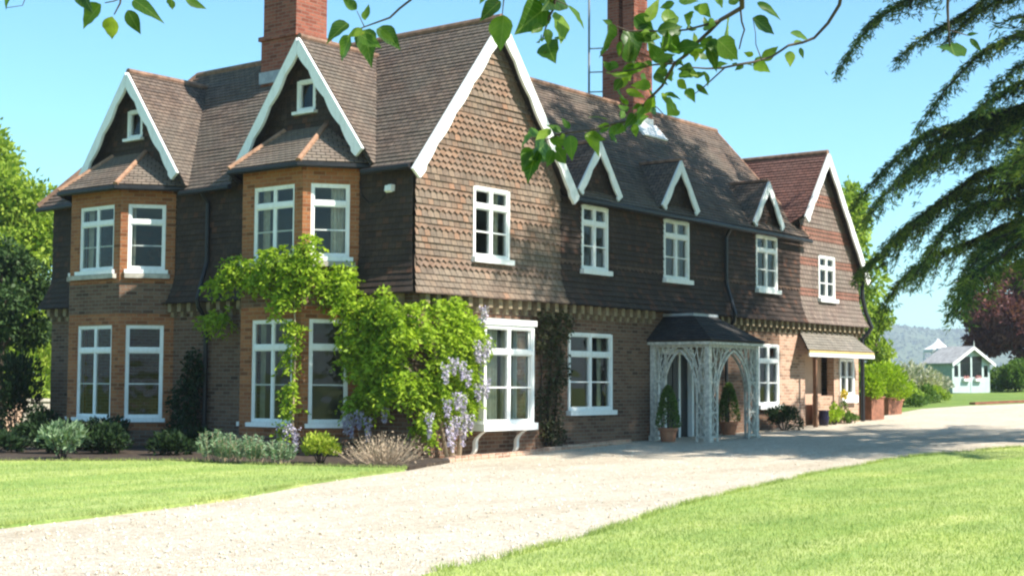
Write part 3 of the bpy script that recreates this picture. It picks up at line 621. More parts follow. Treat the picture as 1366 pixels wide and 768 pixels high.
# the main range
MR, ME_, MD = 8.5, 5.42, 2.75; LM = math.hypot(MD, MR - ME_); tm = V(0, MD / LM, (MR - ME_) / LM)
mb = MB()
slope(mb, V(0, -.2, ME_), V(1, 0, 0), tm, [(4.62, 0), (15.15, 0), (15.1, LM), (2.3, LM)])
slope(mb, V(0, 5.3, ME_), V(-1, 0, 0), V(0, -tm.y, tm.z), [(-15.15, 0), (-4.62, 0), (-2.3, LM), (-15.1, LM)])
roofM = mb.build('roof', mats_r, H)
mb = MB(); mb.tube([(2.4, 2.55, MR), (15.12, 2.55, MR)], .075, 8); mb.tube([(15.11, 2.55, MR), (15.15, -.2, ME_ + .02)], .035, 6); mb.build('ridge_tiles', M['ridge'], roofM)
# the right gable
RC = 7.8; Lc = math.hypot(2.45, 3.185); tc = 2.45 / Lc; sc_ = 3.185 / Lc
mb = MB()
tcut = (14.86 - 13.8) / tc
slope(mb, V(13.8, 0, RC - 3.185), V(0, -1, 0), V(tc, 0, sc_), [(-7.2, 0), (-1.9, 0), (.22, tcut), (.22, Lc), (-7.2, Lc)])
slope(mb, V(18.7, 0, RC - 3.185), V(0, 1, 0), V(-tc, 0, sc_), [(-.22, 0), (7.2, 0), (7.2, Lc), (-.22, Lc)])
roofC = mb.build('roof', [M['roof_red'], M['soffit']], H)
mb = MB(); mb.tube([(16.25, -.23, RC), (16.25, 7.2, RC)], .075, 8); mb.build('ridge_tiles', M['ridge'], roofC)

# bargeboards with a wavy lower edge
def barge(parent, apex, foot, N, width, waves, thick=.05, amp=.05, up=.03, mat='white'):
    apex, foot = Vector(apex), Vector(foot)
    S = foot - apex; L = S.length; S = S / L
    T = N.cross(S)
    if T.z > 0: T = -T
    n = 40; outer = []; inner = []
    d = S.cross(V(0, 0, 1)).length
    for i in range(n + 1):
        f = i / n; s = f * L
        w = width + amp * (abs(math.sin(f * math.pi * waves)) - .5) + (.05 if f > .94 else 0)
        # mitre at the apex: clip to the centre line
        m = max(0.0, min(1.0, 1))
        outer.append((s, -up)); inner.append((s, w))
    # plumb cut at the apex
    k = abs(S.z) / math.hypot(S.x, S.y)
    inner = [(max(s, w * k * .98), w) if s < w * k else (s, w) for s, w in inner]
    outer = [(max(s, -up * k), o) for s, o in outer]
    mb = MB()
    if S.cross(T).dot(N) < 0:
        mb.strip_prism(outer, inner, apex + N * thick, S, T, N, -thick)
    else: mb.strip_prism(outer, inner, apex, S, T, N, thick)
    return mb.build('bargeboard', M[mat], parent)
NF = V(0, -1, 0); NL = V(-1, 0, 0)
for sgn in (-1, 1):
    barge(roofA, (2.2, -.225, RA - .05), (2.2 + sgn * 2.52, -.225, RA - .05 - 2.52 * 1.265), NF, .18, 5, .06, .035)
    barge(roofC, (16.25, -.225, RC - .05), (16.25 + sgn * (1.4 if sgn < 0 else 2.5), -.225, RC - .05 - (1.4 if sgn < 0 else 2.5) * 1.3), NF, .17, 4, .05, .025)
for gc, g in zip((GN, GF), [o for o in H.children if o.name.startswith('gable_roof')]):
    for sgn in (-1, 1): barge(g, (-.275, gc, RG - .05), (-.275, gc + sgn * 1.72, RG - .05 - 1.72 * SG), NL, .16, 4, .06, .045)
# dormer gablets over the first-floor windows
for xc in (5.61, 8.82, 13.0):
    Ld = math.hypot(.86, 1.16); zt = 6.68; mb = MB()
    yr = (zt - ME_) / (MR - ME_) * MD - .2 + .05
    slope(mb, V(xc - .86, 0, zt - 1.16), V(0, -1, 0), V(.86 / Ld, 0, 1.16 / Ld), [(.16, 0), (.16, Ld), (-yr, Ld), (.08, 0)], .1, .016, soff=1)
    slope(mb, V(xc + .86, 0, zt - 1.16), V(0, 1, 0), V(-.86 / Ld, 0, 1.16 / Ld), [(-.16, 0), (-.08, 0), (yr, Ld), (-.16, Ld)], .1, .016)
    d = mb.build('dormer_roof', mats_r, H)
    mb = MB(); mb.tube([(xc, -.17, zt), (xc, yr, zt)], .05, 6); mb.build('ridge_tiles', M['ridge'], d)
    mb = MB(); lapped(mb, V(0, -.03, 0), V(1, 0, 0), Z3, [(xc - .75, 5.36), (xc + .75, 5.36), (xc + .75, 5.6), (xc, 6.62), (xc - .75, 5.6)], .1, .016); mb.build('tile_face', M['tile_shaded'], d)
    for sgn in (-1, 1): barge(d, (xc, -.165, zt - .03), (xc + sgn * .80, -.165, zt - .03 - .80 * 1.35), NF, .14, 2, .04, .035, .02)

# ---- bays on the flank
NARROW = []
def window(O, S, N, s0, s1, z0, z1, lights=2, transom=.25, bars=1, sill=.09, mat='white', proud=.025, curtain=None, name='window', frame_w=.05):
    """a framed casement window in the plane through O; s along S, heights absolute"""
    S = Vector(S).normalized(); N = Vector(N).normalized()
    P = lambda s, z, n: V(O[0] + S.x * s + N.x * n, O[1] + S.y * s + N.y * n, z)
    mb = MB()
    def bar(a, b, c, d, n0, n1): mb.obox(P(a, c, n0), S * (b - a), N * (n1 - n0), V(0, 0, d - c)) if S.cross(N).z > 0 else mb.obox(P(a, c, n1), S * (b - a), N * (n0 - n1), V(0, 0, d - c))
    fw = frame_w; e = .012
    bar(s0 - e, s0 + fw, z0, z1, -.10, proud); bar(s1 - fw, s1 + e, z0, z1, -.10, proud); bar(s0 + fw, s1 - fw, z1 - fw, z1 + e, -.10, proud); bar(s0 + fw, s1 - fw, z0, z0 + fw, -.10, proud)
    zt = z1 - (z1 - z0) * transom if transom else z1 - fw
    if transom: bar(s0 + fw, s1 - fw, zt - .04, zt + .04, -.098, proud + .006)
    lw = (s1 - s0 - 2 * fw - (lights - 1) * .05) / lights
    for k in range(lights):
        a = s0 + fw + k * (lw + .05); b = a + lw
        if k: bar(a - .05, a, z0 + fw, z1 - fw, -.096, proud - .004)
        for (c, d) in ([(z0 + fw, zt - .04), (zt + .04, z1 - fw)] if transom else [(z0 + fw, zt)]):
            cs = .024
            bar(a, a + cs, c, d, -.07, proud - .018); bar(b - cs, b, c, d, -.07, proud - .018); bar(a + cs, b - cs, c, c + cs, -.07, proud - .018); bar(a + cs, b - cs, d - cs, d, -.07, proud - .018)
        c, d = z0 + fw, zt - (.04 if transom else 0)
        for q in range(bars):
            zz = c + (d - c) * (q + 1) / (bars + 1); bar(a + .024, b - .024, zz - .013, zz + .013, -.06, proud - .02)
    w = mb.build(name, M[mat], H)
    mb = MB(); mb.face([P(s0 + fw, z0 + fw, -.04), P(s1 - fw, z0 + fw, -.04), P(s1 - fw, z1 - fw, -.04), P(s0 + fw, z1 - fw, -.04)]); mb.build('pane', M['glass'], w)
    if sill:
        mb = MB(); bar(s0 - .06, s1 + .06, z0 - sill, z0 - .001, -.10, proud + .09); mb.build('sill', M[mat], w)
    if curtain:
        for (f0, f1) in curtain[1]:
            mb = MB(); a = s0 + (s1 - s0) * f0; b = s0 + (s1 - s0) * f1; n = max(6, int((b - a) / .03)); pv = None
            for i in range(n + 1):
                s = a + (b - a) * i / n; dn = -.2 + .025 * math.sin(i * 1.9)
                cu = (P(s, z0 + .02, dn), P(s, z1 - .02, dn))
                if pv: mb.face([pv[0], cu[0], cu[1], pv[1]])
                pv = cu
            mb.build('curtain', M[curtain[0]], w)
    return w
def bay(c, half, w0, w1, curtains):
    x = -.85
    pts = [V(0, c + half + w1, 0), V(x, c + half, 0), V(x, c - half, 0), V(0, c - half - w0, 0)]
    mb = MB(); wins = []
    for k in range(3):
        a, b = pts[k], pts[k + 1]; S = (b - a); L = S.length; S = S / L; N = V(S.y, -S.x, 0)
        if k == 1: s0, s1 = .31, L - .22
        elif k == 2: s0, s1 = .15, L - .2
        else: s0, s1 = .2, L - .15
        zs = [(.86, 2.76), (3.9, 5.25)]
        wall(mb, a, S, N, 0, L, .1, 5.55, [(s0, s1, *z) for z in zs], .16)
        for j, z in enumerate(zs): wins.append((a, S, N, s0, s1, z[0], z[1], 2 if k == 1 else 1, curtains.get((k, j)), k))
    mb.build('bay_wall', M['brick_orange'], H)
    for z0, z1, d, nm in ((.1, .62, .03, 'plinth'), (3.0, 3.62, .008, 'string_course')):   # brown brick bands of the bay
        mb = MB()
        for k in range(3):
            a, b = pts[k], pts[k + 1]; S = (b - a); L = S.length; S = S / L; N = V(S.y, -S.x, 0)
            mb.face([a + N * d + V(0, 0, z0), b + N * d + V(0, 0, z0), b + N * d + V(0, 0, z1), a + N * d + V(0, 0, z1)])
            mb.face([a + N * d + V(0, 0, z1), b + N * d + V(0, 0, z1), b + V(0, 0, z1), a + V(0, 0, z1)])
        mb.build(nm, M['brick'], H)
    for (a, S, N, s0, s1, z0, z1, l, cu, k) in wins: window(a, S, N, s0, s1, z0, z1, l, .27, 1, .08, curtain=cu, proud=-.02)
    mb = MB()
    for k in (0, 1, 2):        # brick sills
        a, b = pts[k], pts[k + 1]; S = (b - a); L = S.length; S = S / L; N = V(S.y, -S.x, 0)
        mb.obox(a + S * .1 + N * .0 + V(0, 0, 3.72), S * (L - .2), N * .1, V(0, 0, .09)) if S.cross(N).z > 0 else mb.obox(a + S * .1 + N * .1 + V(0, 0, 3.72), S * (L - .2), -N * .1, V(0, 0, .09))
    mb.build('stone_sill', M['stone'], H)
    # hipped roof of the bay
    ze, zt = 5.62, 6.45; o = .24
    e = [V(-.03, c + half + w1 + .32, ze), V(x - o, c + half + .12, ze), V(x - o, c - half - .12, ze), V(-.03, c - half - w0 - .32, ze)]
    t = [V(-.03, c + .55, zt), V(-.03, c - .55, zt)]
    mb = MB()
    for a, b, top in ((e[0], e[1], [t[0]]), (e[1], e[2], [t[1], t[0]]), (e[2], e[3], [t[1]])):
        S = (b - a).normalized(); q = top[0] - a; T = (q - S * q.dot(S)).normalized()
        poly = [(0, 0), ((b - a).length, 0)] + [((p - a).dot(S), (p - a).dot(T)) for p in top]
        slope(mb, a, S, T, poly, .1, .018, under=.05)
    r = mb.build('bay_roof', [M['roof_bay'], M['soffit']], H)
    for q in (1, 2): mb = MB(); mb.tube([e[q], t[q - 1]], .06, 6); mb.build('hip_tiles', M['hip'], r)
    mb = MB(); mb.tube([p + V(0, 0, -.06) for p in e], .055, 6); mb.build('gutter', M['black'], r)
bay(NB, .815, .65, .65, {(2, 1): ('curtain', [(.55, .97)]), (1, 1): ('curtain', [(.05, .2), (.82, .95)]), (1, 0): ('curtain_green', [(.04, .14)])})
bay(FB, .845, .70, .70, {(1, 1): ('curtain', [(.05, .16), (.84, .95)]), (2, 1): ('curtain', [(.05, .2)]), (1, 0): ('curtain', [(.84, .96)])})
# attic windows
for gc in (GN, GF): window(V(-.02, 0, 0), V(0, -1, 0), NL, -gc - .27, -gc + .21, 6.78, 7.38, 1, 0, 0, .06, name='attic_window', frame_w=.05)
# front windows
FO = V(0, -.03, 0)
for i, (a, b) in enumerate(UP_WIN): window(FO, (1, 0, 0), NF, a, b, UZ0, UZ1, 2, .27, 1, .10, curtain=('curtain', [[(.06, .2), (.8, .94)], [(.06, .17)], [(.06, .2), (.84, .94)], [(.8, .94)]][i]))
window(FO, (1, 0, 0), NF, C_WIN[0], C_WIN[1], C_WIN[2], C_WIN[3], 2, .28, 1, .1)
window(V(0, -.005, 0), (1, 0, 0), NF, *GW[0], 2, .27, 1, .10, curtain=('curtain_green', [(.05, .16), (.84, .95)])); window(V(0, -.005, 0), (1, 0, 0), NF, *GW[1], 2, .27, 1, .10)
window(V(0, -.005, 0), (1, 0, 0), NF, *GW[2], 2, .0, 1, .2)
# the white box bay
BY = -.45
bx0, bx1, bz0, bz1 = 1.45, 2.95, .86, 2.68
window(V(0, BY, 0), (1, 0, 0), NF, bx0, bx1, bz0, bz1, 2, .27, 1, 0, name='box_bay_front', curtain=('curtain_green', [(.06, .42), (.5, .62)]))
window(V(bx0, 0, 0), (0, -1, 0), NL, 0.0, .40, bz0, bz1, 1, .27, 1, 0, name='box_bay_side', proud=.0)
window(V(bx1, -.42, 0), (0, 1, 0), V(1, 0, 0), 0.02, .42, bz0, bz1, 1, .27, 1, 0, name='box_bay_side', proud=.0)
mb = MB(); mb.box((bx0 - .07, BY - .08, bz0 - .13), (bx1 + .07, 0, bz0 - .002)); mb.build('box_bay_shelf', M['white'], H); mb = MB(); mb.box((bx0 - .05, BY - .06, bz1 + .014), (bx1 + .05, 0, bz1 + .12)); mb.build('box_bay_cornice', M['white'], H)
for x in (bx0 + .06, bx1 - .2):
    mb = MB(); prof_o = []; prof_i = []
    for k in range(13):
        f = k / 12; yy = -.40 * (1 - f) - .02; zz = bz0 - .14 - .5 * f; c = .07 * math.sin(f * 2 * math.pi)
        prof_o.append((yy + c, zz)); prof_i.append((yy + c + .07, zz - .02))
    mb.strip_prism(prof_o, prof_i, V(x, 0, 0), V(0, 1, 0), Z3, V(1, 0, 0), .07); mb.build('scroll_bracket', M['white'], H)

# ---- chimneys
def ring(mb, c, hx, hy, z0, z1): mb.box((c[0] - hx, c[1] - hy, z0), (c[0] + hx, c[1] + hy, z1))
c1 = (2.1, 5.36); mb = MB(); ring(mb, c1, .48, .53, 7.9, 8.88); ring(mb, c1, .53, .58, 8.88, 8.97); ring(mb, c1, .45, .50, 8.97, 10.9); ring(mb, c1, .51, .56, 10.9, 11.05); ring(mb, c1, .56, .61, 11.05, 11.22)
for s in (-1, 1):
    mb.box((c1[0] - .455, c1[1] + s * .2 - .09, 8.972), (c1[0] + .455, c1[1] + s * .2 + .09, 10.9)); 
ch = mb.build('chimney', M['brick_red'], H)
for y in (-.25, .25): mb = MB(); mb.lathe((c1[0], c1[1] + y, 11.2), [(.14, 0), (.16, .04), (.12, .1), (.13, .45), (.15, .5), (.1, .5)]); mb.build('chimney_pot', M['terra'], ch)
mb = MB(); ring(mb, (c1[0] - .02, c1[1]), .5, .55, 7.95, 8.2); mb.build('flashing', M['lead'], ch)
c2 = (10.8, 2.58); mb = MB(); ring(mb, c2, .43, .46, 7.2, 9.78); ring(mb, c2, .47, .5, 9.78, 9.9)
for s in (-1, 1):
    ring(mb, (c2[0], c2[1] + s * .23), .30, .17, 9.9, 11.3)
    mb.obox(V(c2[0], c2[1] + s * .23 - .30, 9.9), V(.3, .3, 0) * .8, V(-.3, .3, 0) * .8, V(0, 0, 1.4))
ring(mb, c2, .44, .5, 11.3, 11.5)
ch = mb.build('chimney', M['brick_red'], H)
for y in (-.22, .22): mb = MB(); mb.lathe((c2[0], c2[1] + y, 11.5), [(.13, 0), (.15, .04), (.12, .1), (.13, .4), (.15, .45), (.1, .45)]); mb.build('chimney_pot', M['terra'], ch)
mb = MB(); mb.obox(V(c2[0] - .55, 1.76, 7.63), V(1.1, 0, 0), V(0, .35, .392), V(0, -.035, .031)); mb.box((c2[0] - .45, c2[1] - .485, 7.95), (c2[0] + .45, c2[1] - .462, 8.2)); mb.build('flashing', M['canvas'], ch)
mb = MB(); mb.tube([(10.3, 3.4, 7.5), (10.3, 3.4, 12.9)], .028, 6); mb.tube([(10.3, 3.4, 12.6), (11.8, 2.5, 12.6)], .015, 5)
for k in range(7): mb.tube([(10.4 + k * .22 - .15, 3.34 - k * .13 - .25, 12.6), (10.4 + k * .22 + .15, 3.34 - k * .13 + .25, 12.6)], .008, 4)
for z in (8.9, 9.4, 10.0): mb.tube([(10.3, 3.4, z), (10.5, 3.0, z)], .018, 5)
mb.build('aerial', solid('grey_metal', (.25, .26, .27), .5, .1, 8), H)

# ---- gutters and pipes
mb = MB(); mb.tube([(4.7, -.24, 5.36), (15.2, -.24, 5.33)], .06, 6); mb.build('gutter', M['black'], H)
for y0, y1 in ((-.15, GN - 1.7), (GN + 1.9, GF - 1.8), (GF + 1.8, 11.1)): mb = MB(); mb.tube([(-.29, y0, 5.45), (-.29, y1, 5.43)], .055, 6); mb.build('gutter', M['black'], H)
mb = MB(); mb.tube([(-.28, 5.5, 5.42), (-.1, 5.5, 5.2), (-.1, 5.5, 4.0), (-.33, 5.5, 3.25), (-.3, 5.5, 3.1), (-.09, 5.5, 2.85), (-.09, 5.5, .3)], .045, 7); mb.build('downpipe', M['black'], H)
mb = MB(); mb.tube([(11.0, -.22, 5.3), (11.0, -.1, 5.1), (11.0, -.1, 4.0), (11.0, -.34, 3.25), (11.0, -.30, 3.1), (11.0, -.09, 2.85), (11.0, -.09, .4)], .045, 7); mb.build('downpipe', M['black'], H)
mb = MB(); mb.tube([(18.62, -.12, 4.8), (18.58, -.1, 4.5), (18.58, -.1, 4.05), (18.64, -.17, 3.62), (18.74, -.30, 3.2), (18.66, -.2, 3.02), (18.58, -.08, 2.88), (18.58, -.08, .6)], .06, 7); mb.build('downpipe', M['black'], H)
mb = MB(); mb.box((-.13, .44, 5.06), (-.03, .53, 5.18)); mb.obox(V(-.19, .41, 5.06), V(.06, 0, -.03), V(0, .15, 0), V(.02, 0, .10)); sl = mb.build('security_light', M['white'], H)
mb = MB(); mb.tube([(-.05, .56, 5.1), (-.06, .8, 4.9), (-.06, 1.05, 4.88), (-.06, 1.25, 5.05), (-.06, 1.3, 5.3)], .012, 5); mb.build('cable', M['black'], sl)

# ---- the trellis porch
PX0, PX1, PY, PZ = 7.82, 9.9, -1.46, .36
mb = MB(); zt, ze = 3.12, 2.56; o = .16
e = [V(PX0 - o, 0, ze), V(PX0 - o, PY - o, ze), V(PX1 + o, PY - o, ze), V(PX1 + o, 0, ze)]
t = [V(PX0 + .55, -.02, zt), V(PX0 + .55, -.75, zt), V(PX1 - .55, -.75, zt), V(PX1 - .55, -.02, zt)]
for k in range(3):
    a, b = e[k], e[k + 1]; S = (b - a).normalized(); q = t[k] - a; T = (q - S * q.dot(S)).normalized()
    slope(mb, a, S, T, [(0, 0), ((b - a).length, 0), ((t[k + 1] - a).dot(S), (t[k + 1] - a).dot(T)), ((t[k] - a).dot(S), (t[k] - a).dot(T))], .1, .016, under=.05)
pr = mb.build('porch_roof', [M['slate'], M['soffit']], H)
mb = MB(); mb.box((PX0 + .5, -.8, zt - .01), (PX1 - .5, -.01, zt + .05)); mb.build('lead_cap', M['lead'], pr)
mb = MB(); mb.box((PX0 - .13, PY - .13, 2.46), (PX1 + .13, PY - .05, 2.56)); mb.box((PX0 - .13, PY - .05, 2.46), (PX0 - .05, 0, 2.56)); mb.box((PX1 + .05, PY - .05, 2.46), (PX1 + .13, 0, 2.56)); mb.build('porch_fascia', M['white_old'], H)
for (x, y) in ((PX0, PY), (PX1, PY), (PX0, -.08), (PX1, -.08)):
    mb = MB(); mb.box((x - .055, y - .055, PZ - .1), (x + .055, y + .055, 2.47)); mb.box((x - .08, y - .08, PZ - .1), (x + .08, y + .08, PZ + .12)); mb.build('porch_post', M['white_old'], H)
def trellis(O, S, L, N, side=.27):
    """lattice pilasters and a pointed arch between two posts"""
    mb = MB(); z0, z1 = PZ, 2.46
    P = lambda s, z, n: V(O.x + S.x * s + N.x * n, O.y + S.y * s + N.y * n, z)
    def bar(s0, z0_, s1, z1_, w=.03, d=.02, n0=0.0):
        a = P(s0, z0_, n0); b = P(s1, z1_, n0); t = (b - a); t_ = t.normalized(); wd = N.cross(t_) * w
        mb.obox(a - wd * .5, t, wd, N * d) if t.cross(wd).dot(N) > 0 else mb.obox(a + wd * .5, t, -wd, N * d)
    for s in (.0, L):
        q = side if s == 0 else L - side
        bar(q, z0, q, z1 - .75, .05, .035); sl, sr = min(s, q) + .03, max(s, q) - .02
        for zz in (z0 + .12, 1.0, z1 - .8): bar(sl, zz, sr, zz, .04, .03)
        z = z0 + .12; st = (sr - sl)
        k = 0
        st = .34
        while z + st < z1 - .1:
            bar(sl, z, sr, z + st, .022, .012, .002); bar(sr, z, sl, z + st, .022, .012, .015); z += st
            cx = (sl + sr) / 2
    # pointed arch ribs
    w = L - 2 * side; zs = 1.35; zp = z1 - .12
    n = 10
    for sgn in (0, 1):
        for off in (0, .1):
            pv = None
            for i in range(n + 1):
                f = i / n; x = (w / 2) * (1 - (1 - f) ** 1.9) ** 1.0; x = (w / 2) * (f ** 2.1)
                zz = zs + (zp - zs) * (1 - (1 - f) ** 1.25) + off * .8
                s = side - off * .6 + x
                if zz > z1 - .02: break
                if sgn: s = L - s
                if pv: bar(pv[0], pv[1], s, zz, .05 if not off else .03, .035, .003)
                pv = (s, zz)
    # spandrel fretwork
    for sgn in (0, 1):
        for k in range(3):
            f = k / 3; a = side + (w / 2) * f * .95; top = z1 - .05
            b = zs + (zp - zs) * (1 - (1 - min(1, f + .25)) ** 1.25)
            if b < top:
                s = a if not sgn else L - a; s2 = (a - .16) if not sgn else L - a + .16
                bar(s, b, s2, top, .028, .012, .018); bar(s2, b - .05, s, top, .028, .012, .03)
    bar(0, z1 - .03, L, z1 - .03, .06, .03)
    return mb.build('trellis_panel', M['white_old'], H)
trellis(V(PX0, -.08, 0), V(0, -1, 0), -.08 - PY, NL)
trellis(V(PX0, PY, 0), V(1, 0, 0), PX1 - PX0, NF, .34)
trellis(V(PX1, PY, 0), V(0, 1, 0), -.08 - PY, V(1, 0, 0))
mb = MB(); mb.box((PX0 - .1, PY - .1, .2), (PX1 + .1, 0, PZ)); mb.build('porch_step', M['stone'], H)
mb = MB(); mb.box((DOOR[0] + .05, .10, .3), (DOOR[1] - .05, .15, 2.3))
for a, b in ((.52, .72), (.78, .98)):
    mb.box((DOOR[0] + a, .085, .5), (DOOR[0] + b, .1, 1.1)); mb.box((DOOR[0] + a, .085, 1.3), (DOOR[0] + b, .1, 2.1))
dr = mb.build('front_door', M['door'], H)  # door made wide and near-black to paint in the porch's inner shade
mb = MB(); mb.box((DOOR[0] - .02, -.02, .3), (DOOR[0] + .07, .1, 2.4)); mb.box((DOOR[1] - .07, -.02, .3), (DOOR[1] + .02, .1, 2.4)); mb.box((DOOR[0] + .07, -.02, 2.28), (DOOR[1] - .07, .1, 2.4)); mb.box((DOOR[0] + .42, .07, .36), (DOOR[0] + .49, .13, 2.28)); mb.box((DOOR[1] - .49, .07, .36), (DOOR[1] - .42, .13, 2.28)); mb.box((DOOR[0] + .20, .08, .36), (DOOR[0] + .225, .12, 2.28)); mb.box((DOOR[0] + .07, .08, 1.0), (DOOR[0] + .42, .12, 1.05)); mb.build('door_frame', M['white'], dr)
mb = MB(); mb.lathe((DOOR[1] - .56, .05, 1.25), [(0, -.03), (.03, -.02), (.03, .02), (0, .03)], 8); mb.build('knob', M['lead'], dr)

# ---- recessed side porch with a tiled canopy
mb = MB(); a = V(14.45, -.50, 2.5)
lq = math.hypot(.48, .50)
slope(mb, a, V(1, 0, 0), V(0, .48 / lq, .50 / lq), [(0, 0), (3.95, 0), (3.5, lq), (.45, lq)], .1, .016, under=.04)
cr = mb.build('canopy_roof', [M['greytile'], M['soffit']], H)
mb = MB(); mb.box((14.47, -.53, 2.33), (18.38, -.49, 2.42)); mb.build('fascia', M['white'], cr)
mb = MB(); mb.box((14.47, -.525, 2.421), (18.38, -.49, 2.49)); mb.build('trim', M['fascia'], cr)
mb = MB(); mb.box((15.26, .36, .3), (16.94, .41, 2.45)); mb.build('porch_back_wall', M['pinkwall'], H)
mb = MB(); mb.box((15.30, .31, .5), (15.72, .355, 2.35)); mb.box((15.42, .29, 1.5), (15.60, .31, 2.2)); mb.build('side_door', M['brownwood'], H)
mb = MB(); mb.box((14.95, -.46, .45), (15.04, -.37, 2.33)); mb.build('timber_post', M['brownwood'], H)
mb = MB(); mb.box((15.95, .02, .3), (16.9, .14, 1.32)); mb.build('low_wall', M['brick_pink_lit'], H)
# ------------------------------------------------------------------ plants
def tree(name, label, loc, h, rx, ry, trunk_h, tr, nclump, nleaf, size, mat, bark='bark', cat='tree', group=None, base=.15, top_pull=.0, limbs=True, spread=.30, aspect=.6):
    t = thing(name, label, cat, loc, group=group)
    cz = trunk_h + (h - trunk_h) * .5; rz = (h - trunk_h) * .5
    cs = []
    for i in range(nclump):
        d = unit(RNG.normal(size=(1, 3)))[0]; q = RNG.uniform(.35, 1) ** .6
        z = d[2] * q; k = (1 - top_pull * (z + 1) / 2)
        cs.append((d[0] * q * rx * k, d[1] * q * ry * k, cz + z * rz * .92))
    cs.append((0, 0, h - rz * .25))
    mb = MB(); lean = V(RNG.uniform(-.2, .2), RNG.uniform(-.2, .2), 0)
    mb.tube([V(0, 0, -.2), V(0, 0, .3), lean * .3 + V(0, 0, trunk_h * .6), lean + V(0, 0, trunk_h + (h - trunk_h) * .3), lean + V(0, 0, h * .9)], [tr * 1.6, tr * 1.15, tr, tr * .7, tr * .1], 8)
    if limbs:
        for c in cs[::2]:
            a = lean + V(0, 0, trunk_h + (c[2] - trunk_h) * .45); m = (a + Vector(c)) * .5 + V(0, 0, .05 * h)
            mb.tube([a, m, Vector(c)], [tr * .42, tr * .25, tr * .06], 5)
    mb.build('trunk', M[bark], t, local=True, smooth=True)
    P = []; DD = []
    per = nleaf // len(cs)
    for c in cs:
        r = RNG.uniform(.75, 1.35) * spread
        p = blob(per, c, (rx * r, ry * r, rz * r * .75), .25); P.append(p)
        d = (p - np.array(c)) + RNG.normal(size=p.shape) * .6 * rx * r; d[:, 2] -= .1 * rx * r; DD.append(d)
    P = np.concatenate(P); DD = np.concatenate(DD); k = P[:, 2] > base
    quads_mesh('crown', leaf_verts(P[k], DD[k], size * RNG.uniform(.6, 1.3, k.sum()), aspect), M[mat], t)
    return t
def bush(name, label, cat, loc, rad, n, size, mat, group=None, lumps=7, aspect=.55, stems=True, up=.3, twig='bark_dark'):
    t = thing(name, label, cat, loc, group=group); rx, ry, h = rad
    P = []; cs = []
    for i in range(lumps):
        a = RNG.uniform(0, 6.283); q = RNG.uniform(.0, .72); z = RNG.uniform(.3, .8) * h * (1 - .35 * q)
        c = (rx * q * math.cos(a), ry * q * math.sin(a), z); cs.append(c)
        r = RNG.uniform(.35, .5); P.append(blob(n // lumps, c, (rx * r, ry * r, h * r * .7), .4))
    P = np.concatenate(P); P[:, 2] = np.abs(P[:, 2]) + .01
    d = P - np.array([0, 0, h * .3]) + RNG.normal(size=P.shape) * .35 * rx; d[:, 2] += up * rx
    f = quads_mesh('foliage', leaf_verts(P, d, size * RNG.uniform(.6, 1.25, len(P)), aspect), M[mat], t)
    if stems:
        mb = MB()
        for c in cs: mb.tube([V(c[0] * .15, c[1] * .15, -.03), V(c[0] * .6, c[1] * .6, c[2] * .5), V(*c)], [.018, .013, .005], 4)
        mb.build('stems', M[twig], t, local=True)
    return t
def g3(x, y, dz=0): return (x, y, gz(x) + dz)

# ---- cedar of the drive
CT = (12.0, -9.9, gz(12))
cedar = thing('cedar_tree', 'spreading dark green cedar with drooping tiered branches beside the drive', 'tree', CT)
wood = MB(); NP = []; ND = []; NS = []
wood.tube([V(0, 0, -.3), V(0, 0, .4), V(-.15, .05, 4), V(-.45, -.2, 9), V(-.6, -.4, 13), V(-.7, -.4, 16.5)], [.85, .62, .5, .36, .2, .04], 10)
def trunk_at(z):
    f = z / 16.5; return V(-.75 * f, -.4 * f, z)
def bough(a, b, width, arch=.10, thick=.11, dens=1.0, t0=.22, hook=.0):
    a, b = Vector(a), Vector(b); L = (b - a).length; f = (b - a).normalized(); side = f.cross(V(0, 0, 1)).normalized()
    pth = lambda t: a + (b - a) * t + V(0, 0, arch * L * .8 * math.sin(math.pi * t ** .9) + hook * L * (t * t - t ** 5)) + side * .075 * L * math.sin(t * 5 + a.z) + V(0, 0, .014 * L * math.sin(t * 15 + a.z * 3))
    n = 9; wood.tube([pth(i / n) for i in range(n + 1)], [thick * (1 - .93 * i / n) for i in range(n + 1)], 6)
    s = t0 * L
    while s < L:
        t = s / L; p = pth(t); fd = (pth(min(1, t + .03)) - pth(t - .03)).normalized()
        for sg in (-1, 1, random.choice((-1, 1)))[:2 if dens < 1 else 3]:
            w = width * (min(1, (t - t0 + .12) * 4)) * (1 - t) ** .45 * random.choice((.35, .6, .9, 1.25)) * random.uniform(.8, 1.2) + .10
            d = (fd * random.uniform(.5, .95) + side * sg * random.uniform(.5, .95) + V(0, 0, random.uniform(-.22, .12))).normalized()
            m = max(2, int(w / .07)); dr = random.uniform(.2, 1.0); tip = p + d * w + V(0, 0, -dr * w)
            if w > .35 and random.random() < .6: wood.tube([p, p + d * w * .55 + V(0, 0, -dr * .3 * w), tip], [.02, .013, .004], 3)
            for k in range(m + 1):
                u = k / m; q = p + d * w * u + V(0, 0, -dr * w * u * u)
                for z in range(9 if dens >= 1 else 5):
                    NP.append((q.x + random.gauss(0, .035), q.y + random.gauss(0, .035), q.z + random.gauss(0, .03)))
                    ND.append((d.x + random.gauss(0, .75), d.y + random.gauss(0, .75), d.z + random.gauss(-.25, .45))); NS.append(random.uniform(.07, .15) if dens >= 1 else random.uniform(.1, .2))
        s += random.uniform(.10, .2) / dens
rel = lambda x, y, z: (x - CT[0], y - CT[1], z - CT[2])
